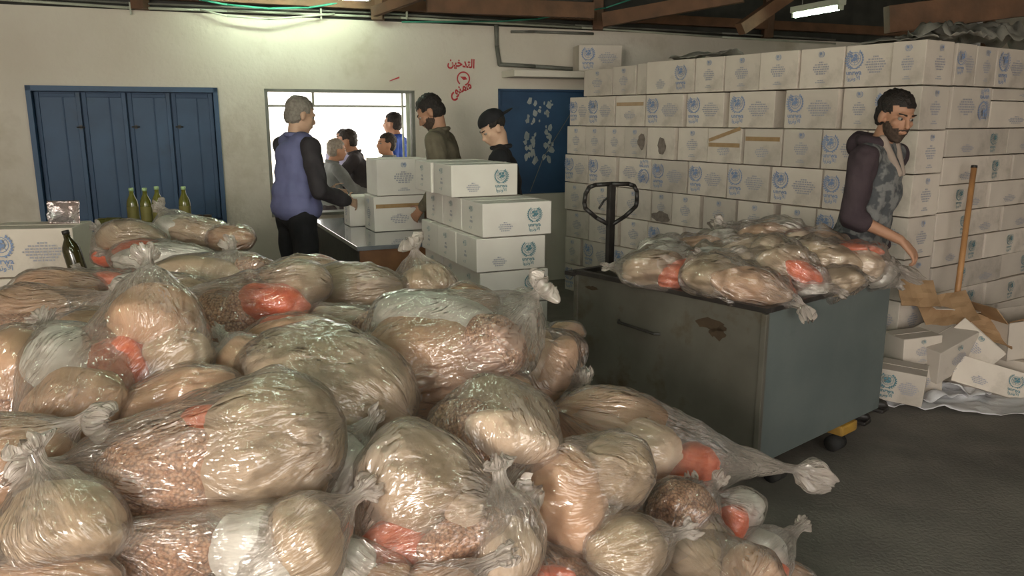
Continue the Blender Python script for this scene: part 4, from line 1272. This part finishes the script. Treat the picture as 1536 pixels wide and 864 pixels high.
H_ = 'heap'
BAGS = [
    # near centre and left
    ([('R', 492, 583, 2.0, 262, 165, -14), ('X', 410, 555, 2.06, 110, 90, -20)], (352, 560, 2.1), 'big clear bag with one broad beige rice packet, centre of the heap', (325, 566, 2.1)),
    ([('C', 265, 712, 1.62, 235, 150, 2), ('R', 405, 675, 1.64, 200, 215, -20), ('L', 305, 628, 1.66, 70, 40, 0), ('X', 175, 700, 1.60, 110, 130, 0)], (150, 690, 1.55), 'large clear bag of chickpeas beside beige rice, left foreground', (95, 720, 1.5)),
    ([('C', 245, 828, 1.50, 190, 105, 4), ('S', 390, 822, 1.46, 150, 125, -8)], (120, 800, 1.42), 'clear bag with chickpeas and a white packet at the lower left', (80, 790, 1.4)),
    ([('R', 95, 790, 1.42, 190, 130, 0)], (60, 700, 1.45), 'clear bag with one beige packet in the lower left corner', (45, 680, 1.45)),
    ([('O', 85, 872, 1.36, 190, 90, 0)], (-20, 850, 1.36), 'clear bag with a rounded tan packet on the bottom edge at left', None),
    ([('O', 20, 700, 1.60, 170, 150, -30)], (110, 640, 1.62), 'clear bag of tan grain cut by the left edge, below the chickpeas', (150, 640, 1.62)),
    ([('L', 176, 548, 2.02, 92, 84, 0), ('R', 266, 532, 2.05, 104, 70, 4), ('O', 232, 478, 2.12, 130, 95, 0), ('X', 140, 590, 1.98, 150, 130, 0), ('X', 225, 440, 2.16, 90, 70, 0)], (222, 398, 2.22), 'upright clear bag showing a round orange lentil packet', (215, 380, 2.25)),
    ([('O', 110, 620, 1.86, 175, 120, 28), ('S', 95, 545, 2.0, 110, 100, 40)], (190, 480, 2.15), 'milky clear bag with tan packet below the orange lentils', None),
    ([('O', 252, 610, 1.90, 215, 85, 24)], (352, 590, 1.95), 'clear bag with a long tan packet between lentils and chickpeas', (372, 600, 1.95)),
    ([('O', 28, 560, 2.05, 125, 120, 0), ('C', 20, 625, 1.98, 110, 80, 0)], (60, 500, 2.15), 'clear bag of tan grain and chickpeas at the left edge', None),
    ([('O', 40, 462, 2.75, 120, 60, 0), ('C', 60, 492, 2.68, 170, 45, -4)], (170, 440, 2.7), 'clear bag with chickpeas behind the left edge bag', (185, 430, 2.7)),
    ([('C', 350, 478, 2.62, 120, 80, -8), ('L', 408, 455, 2.60, 110, 58, -8), ('R', 450, 425, 2.7, 90, 60, 0)], (300, 440, 2.65), 'clear bag with bright orange lentils and chickpeas left of the beige roll', (285, 450, 2.65)),
    ([('R', 525, 434, 2.95, 150, 66, 0)], (602, 428, 2.98), 'clear bag with a smooth beige roll before the counter table', (618, 410, 3.0)),
    ([('R', 642, 430, 3.02, 86, 62, -6), ('O', 600, 450, 3.05, 60, 40, 0)], (622, 380, 3.05), 'clear bag with a ruffled upright neck before the middle stack', (612, 364, 3.05)),
    ([('O', 640, 545, 2.28, 190, 135, -12), ('S', 655, 480, 2.36, 190, 75, -8), ('C', 742, 522, 2.22, 88, 98, 20), ('X', 785, 510, 2.34, 60, 110, -10)], (790, 450, 2.42), 'large clear bag with tan grain and a wedge of chickpeas, knotted at right', (808, 432, 2.42)),
    ([('C', 570, 487, 2.60, 90, 42, 0), ('R', 500, 478, 2.62, 110, 36, 0)], (640, 470, 2.65), 'flat clear bag with a little chickpea packet behind the big rice bag', None),
    ([('C', 705, 662, 1.92, 135, 120, -30), ('R', 760, 622, 1.98, 150, 95, -22), ('F', 768, 654, 1.84, 148, 66, -16)], (752, 722, 1.80), 'clear bag with a cream packet over chickpeas, right of centre', (765, 745, 1.78)),
    ([('R', 622, 718, 1.68, 172, 150, -24), ('L', 592, 818, 1.60, 108, 78, 8), ('C', 692, 806, 1.58, 150, 66, 24), ('F', 700, 772, 1.60, 66, 60, 45)], (772, 752, 1.66), 'clear bag with rice above orange lentils and chickpeas, lower centre', (790, 735, 1.66)),
    ([('S', 505, 705, 1.74, 120, 105, -30)], (552, 640, 1.8), 'milky bag with a white sugar packet between two rice bags', None),
    ([('R', 455, 812, 1.46, 120, 130, 20), ('S', 400, 850, 1.42, 120, 80, 0)], (540, 740, 1.55), 'clear bag of pale rice at the bottom left of centre', (560, 725, 1.58)),
    ([('S', 528, 842, 1.52, 76, 60, 0), ('O', 585, 872, 1.5, 90, 50, 0)], (480, 800, 1.55), 'small white packet bag at the bottom edge below the lentils', None),
    ([('F', 760, 830, 1.58, 110, 95, 60), ('X', 760, 790, 1.6, 110, 100, 0)], (752, 748, 1.62), 'milky bag hanging from a knot at the bottom centre', (748, 730, 1.63)),
    ([('O', 850, 752, 1.84, 120, 165, 14), ('R', 925, 705, 1.92, 112, 100, -24)], (800, 690, 1.95), 'clear bag with two tan packets right of the cream packet', (785, 675, 1.95)),
    ([('R', 938, 826, 1.76, 130, 100, 0)], (1018, 800, 1.80), 'clear bag with pleated end at the bottom, right of centre', None),
    ([('O', 915, 625, 2.34, 165, 76, -4), ('F', 970, 673, 2.22, 108, 80, -8), ('L', 1042, 702, 2.30, 76, 74, -10), ('O', 870, 650, 2.38, 70, 60, 0)], (1192, 704, 2.62), 'long clear bag with cream packet and lentils, tail reaching right', (1248, 724, 2.62)),
    ([('C', 1022, 768, 2.06, 104, 90, -10), ('L', 1012, 828, 2.0, 80, 50, 0)], (1062, 740, 2.12), 'clear bag with reddish chickpeas below the lentils at right', None),
    ([('R', 1062, 838, 2.0, 100, 120, 30)], (1038, 730, 2.12), 'clear bag with one beige packet standing at the lower right', None),
    ([('L', 1098, 784, 2.16, 50, 52, 0), ('S', 1118, 762, 2.22, 60, 50, -20)], (1065, 745, 2.2), 'small bag with an orange lentil packet at the right slope', None),
    ([('S', 1146, 822, 2.20, 80, 50, -30), ('L', 1140, 858, 2.14, 90, 40, 0)], (1200, 790, 2.3), 'white packet bag low on the right slope of the heap', None),
    ([('O', 1188, 868, 2.30, 76, 44, -20)], (1250, 880, 2.35), 'last clear bag at the foot of the heap by the floor', None),
    ([('O', 832, 555, 2.48, 56, 100, -24), ('R', 800, 540, 2.5, 60, 90, -10)], (868, 576, 2.52), 'narrow clear bag behind the knot with a white crumpled end', (872, 548, 2.55)),
    ([('C', 846, 522, 3.45, 66, 44, 0), ('O', 838, 550, 3.4, 70, 50, 0)], (820, 500, 3.5), 'brown pulse bag on the floor between middle stack and crate', None),
    ([('O', 850, 497, 3.75, 50, 26, 0)], (830, 490, 3.8), 'tan bag on the floor behind the brown pulse bag', None),
    # back of the heap
    ([('R', 195, 362, 3.85, 96, 52, 0), ('L', 166, 386, 3.75, 56, 24, 0)], (150, 345, 3.9), 'bag with orange tint beside the dark bottle at the back left', None),
    ([('R', 296, 350, 4.0, 110, 42, -8), ('S', 262, 345, 4.02, 70, 40, 0)], (246, 316, 4.1), 'bag with a pointed shiny corner rising before the oil bottles', (238, 308, 4.12)),
    ([('O', 345, 358, 3.95, 70, 36, 0)], (310, 345, 4.0), 'small tan bag right of the pointed one at the back', None),
    ([('S', 248, 392, 3.55, 150, 46, 0), ('L', 200, 372, 3.6, 60, 20, 10)], (180, 380, 3.6), 'milky white bag lying across the back of the heap', None),
    ([('R', 300, 415, 3.25, 140, 56, -6), ('C', 382, 404, 3.28, 62, 40, -8)], (348, 378, 3.35), 'clear bag with rice and a small chickpea packet at the back', (335, 366, 3.38)),
    ([('O', 450, 408, 3.2, 120, 40, 4), ('L', 480, 398, 3.25, 40, 18, 0)], (385, 400, 3.3), 'clear bag with a pink tint behind the beige roll', None),
    ([('L', 160, 422, 3.12, 64, 26, 0), ('S', 205, 430, 3.1, 80, 40, 0)], (120, 405, 3.2), 'clear bag with a strip of orange lentils at the back left', None),
    ([('O', 90, 432, 3.1, 140, 50, 0)], (20, 440, 3.1), 'pale film bag in front of the emblem carton', None),
    ([('R', 250, 440, 2.95, 120, 50, 0), ('O', 320, 452, 2.9, 100, 50, 0)], (180, 450, 2.95), 'beige bag behind the upright lentil bag', None),
    ([('O', 445, 508, 2.35, 170, 60, 4), ('L', 425, 486, 2.42, 70, 24, 0)], (345, 520, 2.35), 'tan bag with a thin lentil stripe behind the big rice bag', None),
    ([('O', 378, 560, 2.12, 90, 110, 30)], (330, 500, 2.3), 'tan packet bag tucked left of the big rice bag', None),
    ([('O', 130, 505, 2.4, 110, 70, 0)], (60, 480, 2.45), 'pale tan bag left of the upright lentil bag', None),
    ([('C', 845, 862, 1.72, 100, 50, 0), ('L', 830, 866, 1.66, 70, 36, 0)], (800, 800, 1.75), 'bag with orange lentils at the bottom edge right of centre', None),
    ([('O', 662, 876, 1.5, 120, 50, 0)], (720, 850, 1.5), 'tan bag on the bottom edge below the chickpeas', None),
    ([('O', 735, 590, 2.2, 120, 60, 10)], (660, 600, 2.2), 'tan bag in the gap under the chickpea wedge', None),
    ([('R', 560, 540, 2.5, 120, 70, -20)], (600, 500, 2.6), 'beige bag tucked behind the right side of the big rice bag', None),
    ([('O', 700, 455, 2.75, 90, 50, 0)], (640, 450, 2.8), 'tan bag behind the knotted chickpea bag', None),
    ([('S', 780, 470, 2.7, 60, 60, 0)], (820, 500, 2.7), 'whitish bag behind the knot at the right of the heap', None),
]
for b_ in BAGS:
    parcel(b_[0], b_[1], b_[2], skirt=b_[3], sk_r=.055 if b_[1][0] in (1192, 790, 622) else .034)
CRATE = [
    ([('R', 980, 402, 3.72, 84, 44, 6), ('L', 1022, 410, 3.64, 64, 34, 20), ('S', 1008, 385, 3.8, 60, 30, 0)], (936, 400, 3.75), 'clear bag with orange tint at the left end of the crate load', None),
    ([('O', 1128, 430, 3.34, 110, 44, -12), ('R', 1072, 416, 3.45, 84, 42, -6), ('F', 1060, 402, 3.5, 60, 30, 10)], (1178, 450, 3.28), 'clear bag hanging over the near corner of the crate', (1186, 470, 3.24)),
    ([('F', 1112, 384, 3.75, 90, 38, 20), ('S', 1065, 392, 3.75, 60, 34, 0)], (1030, 380, 3.8), 'cream packet bag in the middle of the crate load', None),
    ([('O', 1145, 358, 3.95, 80, 36, 6), ('L', 1198, 362, 3.9, 42, 26, -20), ('S', 1170, 348, 3.98, 60, 28, 10)], (1120, 345, 4.0), 'topmost bag of the crate load', (1108, 338, 4.0)),
    ([('L', 1208, 412, 3.50, 62, 26, -30), ('R', 1165, 398, 3.58, 80, 46, 14), ('F', 1150, 378, 3.66, 50, 36, 40)], (1240, 428, 3.5), 'crate bag with a bright red-orange lentil packet', None),
    ([('R', 1232, 392, 3.70, 100, 50, -14), ('L', 1292, 374, 3.75, 60, 14, -8), ('F', 1290, 396, 3.72, 60, 36, -10)], (1344, 402, 3.85), 'long shiny bag at the right of the crate load, under the hand', (1382, 420, 3.92)),
    ([('O', 1045, 374, 3.95, 84, 32, 8), ('S', 1085, 362, 3.98, 50, 30, 8)], (1110, 350, 4.0), 'pale bag at the back left of the crate load', None),
    ([('R', 1248, 424, 3.56, 80, 34, 8), ('S', 1215, 432, 3.5, 50, 24, 0)], (1300, 416, 3.66), 'beige bag along the right rim of the crate', None),
    ([('S', 1302, 408, 3.78, 70, 38, 0)], (1330, 420, 3.8), 'whitish bag at the right corner of the crate', None),
    ([('F', 1215, 372, 3.85, 70, 36, -20), ('O', 1240, 366, 3.9, 60, 30, -10)], (1180, 360, 3.9), 'cream bag right of the topmost bag of the crate load', None),
    ([('S', 1000, 376, 3.95, 70, 30, 0)], (970, 382, 3.95), 'milky bag behind the left end of the crate load', None),
    ([('S', 1100, 404, 3.6, 60, 32, -10), ('R', 1130, 398, 3.62, 60, 34, 10)], (1085, 392, 3.6), 'small whitish bag between the corner bag and the lentil bag in the crate', None),
]
for b_ in CRATE:
    parcel(b_[0], b_[1], b_[2], 'bagged food parcels in the steel crate', skirt=b_[3], sk_r=.03, grow=1.22, loose=2.3)

# lower layer: whole parcels under the visible ones, copied from two prototypes
protos = [o for o in C.objects if o.name.startswith('food_parcel')]
lower = []
k = 0
src = [protos[i] for i in (22, 23, 30, 39)]


def copy_parcel(o, loc, rzz, label, group, s=1.0):
    r = o.copy(); C.objects.link(r); r.location = loc; r.rotation_euler = (0, 0, rzz); r.scale = (s, s, s)
    tag(r, label, 'bag', group)
    for ch in o.children:
        c_ = ch.copy(); C.objects.link(c_); c_.parent = r
    return r


rn = random.Random(21)
src = [protos[i] for i in (0, 22, 23, 48)]


def pile_z(x, y):
    # height of the heap under the visible layer
    t_ = min(1, max(0, (1.15 + (y - 2) * -.30 - x) / .75))
    f_ = .64 + .13 * min(1, max(0, (y - 2.2) / .5)) + (.20 if y > 3.25 and x < -.9 else 0)
    return f_ * t_


pts_l = []
y = 1.5
while y < 4.2:
    x = -1.9 - .25 * (y - 1.4)
    while x < 1.0:
        zt_ = pile_z(x, y)
        zl = zt_ - .30
        while zl > -.05:
            inview = abs(x / y) < .72
            if inview and not (y > 3.0 and x > -.05) and not (y > 3.7 and x < -2.0):
                pts_l.append((x + rn.uniform(-.06, .06), y + rn.uniform(-.06, .06), max(.0, zl)))
            zl -= .26
        x += .36
    y += .38
for zz_ in (.66, .40, .14): copy_parcel(src[2], (-.34, 3.08, zz_), 1.1 + zz_, 'clear food bag buried in the lower layers of the big heap', 'buried bags of the heap', .9)
for i, (x, y, z) in enumerate(pts_l):
    if z < .28 and not (x > .3 or y > 3.3): continue
    copy_parcel(src[i % 3 + 1], (x, y, z), rn.uniform(0, 6.28), 'clear food bag buried in the lower layers of the big heap', 'buried bags of the heap', .95)
for i in range(9):
    q = CN + AX * (.22 + .33 * (i % 3)) + AL * (.2 + .35 * (i // 3))
    copy_parcel(src[i % 3 + 1], (q.x, q.y, .50), i * 1.3, 'clear food bag buried under the top layer inside the steel crate', 'buried bags in the crate', .85)


# ------------------------------------------------------------------ people
def capsule(bm, p0, p1, r0, r1):
    cyl(bm, p0, p1, r0, r1, 14); sph(bm, p0, r0, seg=14); sph(bm, p1, r1, seg=14)


def hand(bm, wrist, dirv, palm_n, side, curl=.5, s=1.0):
    """palm and five bent fingers; dirv = along the hand, palm_n = normal out of the palm"""
    d = Vector(dirv).normalized(); n = Vector(palm_n); n = (n - d * n.dot(d)).normalized(); t = d.cross(n) * side
    w_ = Vector(wrist)
    for k in (-1.2, -.4, .4, 1.2):
        capsule(bm, w_ + t * .010 * k * s, w_ + d * .085 * s + t * .021 * k * s, .016 * s, .012 * s)
    for k, ln in zip((-1.5, -.5, .5, 1.5), (.062, .078, .082, .072)):
        a = w_ + d * .088 * s + t * .0215 * k * s
        ang = 0
        for seg, fr in enumerate((.45, .32, .23)):
            ang += curl * (.5 + .35 * seg)
            dd = (d * math.cos(ang) + n * math.sin(ang) + t * .05 * k).normalized()
            b_ = a + dd * ln * fr * s
            capsule(bm, a, b_, .0088 * s, .0080 * s); a = b_
    a = w_ + t * .03 * s + d * .025 * s
    for seg, (ln, an) in enumerate(((.045, .9), (.032, .6), (.024, .35))):
        dd = (d * math.cos(an) + t * math.sin(an) + n * .35).normalized()
        b_ = a + dd * ln * s; capsule(bm, a, b_, .0115 * s, .0095 * s); a = b_


def person(label, loc, yaw, H, arms, torso_m, sleeve_m, trouser_m, skin=M_skin, hair=M_hair, lean=0, head=(0, 0), voxel=.012, beard=False, cap=False,
           hood=False, vest=None, bare=(False, False), group=None, side_lean=0, curl=.5, pants=True, shoulders=.195):
    s = H / 1.75
    root = empty('person', loc, yaw); tag(root, label, 'person', group)
    hipz = .93
    Ml = Matrix.Translation((0, 0, hipz)) @ Matrix.Rotation(-lean, 4, 'X') @ Matrix.Rotation(side_lean, 4, 'Y') @ Matrix.Translation((0, 0, -hipz))
    U = lambda x, y, z: (Ml @ Vector((x, y, z))) * s
    D = lambda x, y, z: Vector((x, y, z)) * s
    neckp = U(0, -.01, 1.50); headc = U(0, .02 + lean * .05, 1.635)
    HM = Ml.to_3x3() @ Matrix.Rotation(head[0], 3, 'Z') @ Matrix.Rotation(-head[1], 3, 'X')
    hd = lambda x, y, z: headc + HM @ (Vector((x, y, z)) * s * 1.04)
    hr = lambda *r: tuple(v * s * 1.04 for v in r)
    body = bmesh.new()
    # head
    sph(body, hd(0, -.012, .045), hr(.076, .094, .084), HM, 20); sph(body, hd(0, .026, -.03), hr(.058, .066, .082), HM, 20)
    sph(body, hd(0, .064, -.088), hr(.024, .022, .02), HM); sph(body, hd(0, .078, .028), hr(.05, .02, .014), HM)
    capsule(body, hd(0, .092, .012), hd(0, .108, -.022), .009 * s, .013 * s)
    sph(body, hd(0, .088, -.054), hr(.025, .013, .009), HM)
    for e in (-1, 1):
        sph(body, hd(e * .076, -.005, -.005), hr(.011, .02, .032), HM); sph(body, hd(e * .04, .062, -.015), hr(.02, .02, .02), HM)
    capsule(body, neckp, hd(0, -.02, -.05), .056 * s, .052 * s)
    # trunk under the clothes
    tr = [((0, 0, 1.0), (.145, .10, .12)), ((0, 0, 1.12), (.135, .09, .12)), ((0, .005, 1.30), (.155, .10, .15))]
    for c, r in tr: sph(body, U(*c), [v * s for v in r], Ml.to_3x3())
    capsule(body, U(-.12, 0, 1.42), U(.12, 0, 1.42), .055 * s, .055 * s)
    hips = {}
    top = bmesh.new(); slv = bmesh.new(); trou = bmesh.new(); shoe = []
    for i, e in enumerate((-1, 1)):
        hip, knee, ank = D(e * .095, 0, .93), D(e * .11, .02, .50), D(e * .12, -.02, .08)
        capsule(body, hip, knee, .075 * s, .05 * s); capsule(body, knee, ank, .048 * s, .034 * s)
        capsule(body, ank, D(e * .13, .14, .035), .03 * s, .026 * s)
        if pants:
            capsule(trou, hip + Vector((0, 0, .02)), knee, .105 * s, .078 * s); capsule(trou, knee, ank + Vector((0, 0, .01)), .076 * s, .062 * s)
        b2 = bmesh.new(); sph(b2, D(e * .13, .06, .042), (.048 * s, .135 * s, .042 * s)); box(b2, D(e * .13, .055, .012), (.09 * s, .26 * s, .022 * s), None, .006)
        shoe.append(b2)
        sh = U(e * shoulders, 0, 1.425); el = Vector(arms[i][0]) * s; wr = Vector(arms[i][1]) * s
        capsule(body, sh, el, .048 * s, .037 * s); capsule(body, el, wr, .037 * s, .025 * s)
        dv = (wr - el).normalized()
        pn = Vector(arms[i][2]) if len(arms[i]) > 2 else Vector((-e, 0, -.3))
        hdv = (dv + Vector(arms[i][3])).normalized() if len(arms[i]) > 3 else dv
        hand(body, wr + dv * .01, hdv, pn, e, curl, s * .98)
        capsule(slv, sh, el, .075 * s, .062 * s)
        if not bare[i]: capsule(slv, el, wr - dv * .01, .060 * s, .046 * s)
        else: capsule(slv, el, el + dv * .05, .062 * s, .060 * s)
    if pants: sph(trou, D(0, 0, .96), (.165 * s, .125 * s, .13 * s))
    me = remeshed(body, voxel, 2); link('body', me, skin, root)
    if pants:
        link('trousers', remeshed(trou, max(voxel, .012), 3, .010, 9, 2), trouser_m, root)
    for b2 in shoe: obj('shoe', b2, M_dark, root, True)
    for c, r in [((0, 0, .98), (.172, .135, .16)), ((0, 0, 1.10), (.165, .13, .14)), ((0, .005, 1.24), (.178, .135, .15)), ((0, 0, 1.34), (.175, .125, .12))]:
        sph(top, U(*c), [v * s for v in r], Ml.to_3x3())
    capsule(top, U(-shoulders * .8, 0, 1.435), U(shoulders * .8, 0, 1.435), .068 * s, .068 * s); capsule(top, U(-.06, -.01, 1.465), U(.06, -.01, 1.465), .06 * s, .06 * s)
    if not vest: link('jacket', remeshed(top, max(voxel, .012), 3, .012, 8, 5), torso_m, root)
    link('sleeves', remeshed(slv, max(voxel, .012), 3, .012, 11, 8), sleeve_m, root)
    # hair
    hb = bmesh.new(); k_ = 1.0
    sph(hb, hd(0, -.015, .052), hr(.081, .098, .084), HM, 28)
    if not cap: sph(hb, hd(0, -.045, .0), hr(.074, .066, .075), HM, 20)
    hm = remeshed(hb, .008, 2, .006, 50, 1)
    bmh = bmesh.new(); bmh.from_mesh(hm); inv = HM.inverted()
    kill = []
    for v in bmh.verts:
        q = inv @ (v.co - headc) / (s * 1.04)
        if (q.y > .045 and q.z < .062) or (q.y > .005 and q.z < .020) or q.z < -.065: kill.append(v)
    bmesh.ops.delete(bmh, geom=kill, context='VERTS')
    bmh.to_mesh(hm); bmh.free(); hm.polygons.foreach_set('use_smooth', [True] * len(hm.polygons))
    link('hair', hm, hair, root)
    if beard:
        bb = bmesh.new(); sph(bb, hd(0, .027, -.034), hr(.0605, .0685, .083), HM, 20); sph(bb, hd(0, .064, -.090), hr(.027, .025, .024), HM)
        sph(bb, hd(0, .094, -.040), hr(.026, .010, .007), HM)
        bme = remeshed(bb, .007, 2, .004, 60, 3)
        bmh = bmesh.new(); bmh.from_mesh(bme); kill = []
        for v in bmh.verts:
            q = inv @ (v.co - headc) / (s * 1.04)
            if q.z > -.034 + (.02 if abs(q.x) > .048 else 0) or (abs(q.x) < .02 and -.062 < q.z < -.048 and q.y > .06): kill.append(v)
        bmesh.ops.delete(bmh, geom=kill, context='VERTS'); bmh.to_mesh(bme); bmh.free()
        bme.polygons.foreach_set('use_smooth', [True] * len(bme.polygons))
        link('beard', bme, M_beard, root)
    for e in (-1, 1):
        b2 = bmesh.new(); sph(b2, hd(e * .030, .076, .010), hr(.0125, .0125, .009), HM, 12); ey = obj('eye', b2, M_eye, root, True)
        b2 = bmesh.new(); sph(b2, hd(e * .030, .0865, .010), hr(.0055, .003, .0055), HM, 10); obj('iris', b2, M_hair, ey, True)
        b2 = bmesh.new(); capsule(b2, hd(e * .016, .094, .030), hd(e * .048, .080, .034), .0045 * s, .0035 * s); obj('eyebrow', b2, hair, root, True)
    if cap:
        b2 = bmesh.new(); sph(b2, hd(0, -.014, .062), hr(.088, .104, .080), HM, 24)
        cm = remeshed(b2, .008, 2)
        bmh = bmesh.new(); bmh.from_mesh(cm)
        bmesh.ops.delete(bmh, geom=[v for v in bmh.verts if (inv @ (v.co - headc)).z / s < .055], context='VERTS')
        bmh.to_mesh(cm); bmh.free(); cm.polygons.foreach_set('use_smooth', [True] * len(cm.polygons))
        cp = link('cap', cm, M_blk, root)
        b2 = bmesh.new(); sph(b2, hd(0, -.125, .058), hr(.062, .07, .007), HM, 20); obj('cap_visor', b2, M_blk, cp, True)
    if vest:
        vb = bmesh.new()
        for c, r in [((0, 0, 1.0), (.208, .172, .125)), ((0, 0, 1.10), (.192, .165, .14)), ((0, .005, 1.24), (.190, .150, .15)), ((0, -.005, 1.36), (.172, .140, .12))]:
            sph(vb, U(*c), [v * s for v in r], Ml.to_3x3())
        capsule(vb, U(-.12, 0, 1.45), U(.12, 0, 1.45), .075 * s, .075 * s)
        vm = remeshed(vb, .012, 3, .012, 7, 9)
        link('vest', vm, vest, root)
    # collar or hood
    if hood:
        b2 = bmesh.new()
        for k in range(9):
            a0, a1 = PI * (1.0 + .125 * k) - .1, PI * (1.125 + .125 * k) - .1
            q0 = (math.cos(a0) * .105, math.sin(a0) * .095 - .02, 1.50 - .0 * k); q1 = (math.cos(a1) * .105, math.sin(a1) * .095 - .02, 1.50)
            capsule(b2, U(*q0), U(*q1), .036 * s, .036 * s)
        sph(b2, U(0, -.12, 1.47), (.11 * s, .06 * s, .075 * s), Ml.to_3x3())
        link('hood', remeshed(b2, .01, 3, .008, 12), sleeve_m, root)
        b2 = bmesh.new()
        capsule(b2, U(-.085, .02, 1.52), U(-.02, .125, 1.36), .026 * s, .016 * s); capsule(b2, U(.085, .02, 1.52), U(.02, .125, 1.36), .026 * s, .016 * s)
        link('hood_lining', remeshed(b2, .008, 2), M_lining, root)
    else:
        b2 = bmesh.new()
        for k in range(12):
            a0, a1 = 2 * PI * k / 12, 2 * PI * (k + 1) / 12
            capsule(b2, U(math.cos(a0) * .068, math.sin(a0) * .068 - .01, 1.505), U(math.cos(a1) * .068, math.sin(a1) * .068 - .01, 1.505), .018 * s, .018 * s)
        link('collar', remeshed(b2, .008, 2), torso_m if not vest else vest, root)
    return root


# arms: (left x<0: elbow, wrist), (right x>0: elbow, wrist) in the figure's own frame, facing +y
REST = (((-.26, -.02, 1.14), (-.24, .10, .90)), ((.26, -.02, 1.14), (.24, .10, .90)))
# man by the crate: body turned to the right of the picture, looking right-forward, near arm reaching down into the bags
p = aty(1294, 300, 4.32)
person('bearded man in a mottled grey hoodie with dark sleeves reaching into the steel crate', (p.x, 4.32, 0), R(-134), 1.76,
       (((-.25, -.05, 1.15), (-.22, .05, .92), (0, 0, -1)), ((.27, .05, 1.13), (.16, .26, 1.02), (-.3, 0, -1), (.05, .05, -.55))),
       M_hood, M_plum, M_char, M_skin, M_hair, R(8), (R(-32), R(8)), .0072, beard=True, hood=True, bare=(False, True), curl=.75, shoulders=.212)
# man in the vest at the hatch
p = aty(440, 250, 5.75)
person('grey-haired man in a violet-blue vest seen from behind at the open hatch', (p.x, 5.75, 0), R(-48), 1.76,
       (((-.27, .10, 1.13), (-.20, .36, 1.08)), ((.30, .03, 1.13), (.20, .30, 1.04))), M_char, M_char, M_blk, M_skinl, M_hairg, R(4), (R(-8), R(10)), .012, vest=M_vest)
# man in khaki behind the stack
p = aty(678, 250, 6.15)
person('bearded man in a khaki jacket looking down behind the middle stack', (p.x, 6.15, 0), R(82), 1.80,
       (((-.26, .0, 1.14), (-.18, .18, .95)), ((.26, .0, 1.14), (.18, .18, .95))), M_camo, M_camo, M_char, M_skin, M_hair, R(10), (R(6), R(24)), .012, beard=True)
# youth in black with cap
p = aty(764, 250, 5.65)
person('youth in a black jacket with a cap turned backwards beside the blue door', (p.x, 5.65, 0), R(86), 1.67,
       (((-.25, -.02, 1.14), (-.2, .12, .93)), ((.25, -.02, 1.14), (.2, .12, .93))), M_blk, M_blk, M_blk, M_skinl, M_hair, R(7), (R(26), R(24)), .012, cap=True)
# people outside the hatch
out = [
    (487, 8.15, R(-60), 1.56, M_gry, M_gry, 'person in a grey shirt reaching towards the hatch from outside', (((-.25, .1, 1.15), (-.15, .38, 1.1)), ((.2, .25, 1.2), (.1, .55, 1.1))), R(10), M_hairg),
    (517, 9.9, R(160), 1.62, M_lav, M_lav, 'person in a pale lavender top standing outside behind the reaching hands', REST, 0, M_hair),
    (550, 8.65, R(95), 1.66, M_char, M_char, 'person in a dark jacket stretching an arm outside the hatch', (((-.2, .28, 1.22), (-.1, .55, 1.15)), ((.25, .15, 1.15), (.15, .42, 1.05))), R(14), M_hair),
    (583, 8.5, R(120), 1.60, M_gry, M_gry, 'short-haired boy in grey standing outside by the blue jacket', REST, 0, M_hair),
    (600, 9.7, R(80), 1.82, M_blu, M_blu, 'tall youth in a bright blue jacket outside at the right of the hatch', REST, R(4), M_hair),
]
for px, Y, yaw, H, m1, m2, lab, arms, ln, hr_ in out:
    p = aty(px, 250, Y)
    person(lab, (p.x, Y, -.14), yaw, H, arms, m1, m2, M_char, M_skin, hr_, ln, (0, R(-6)), .018)
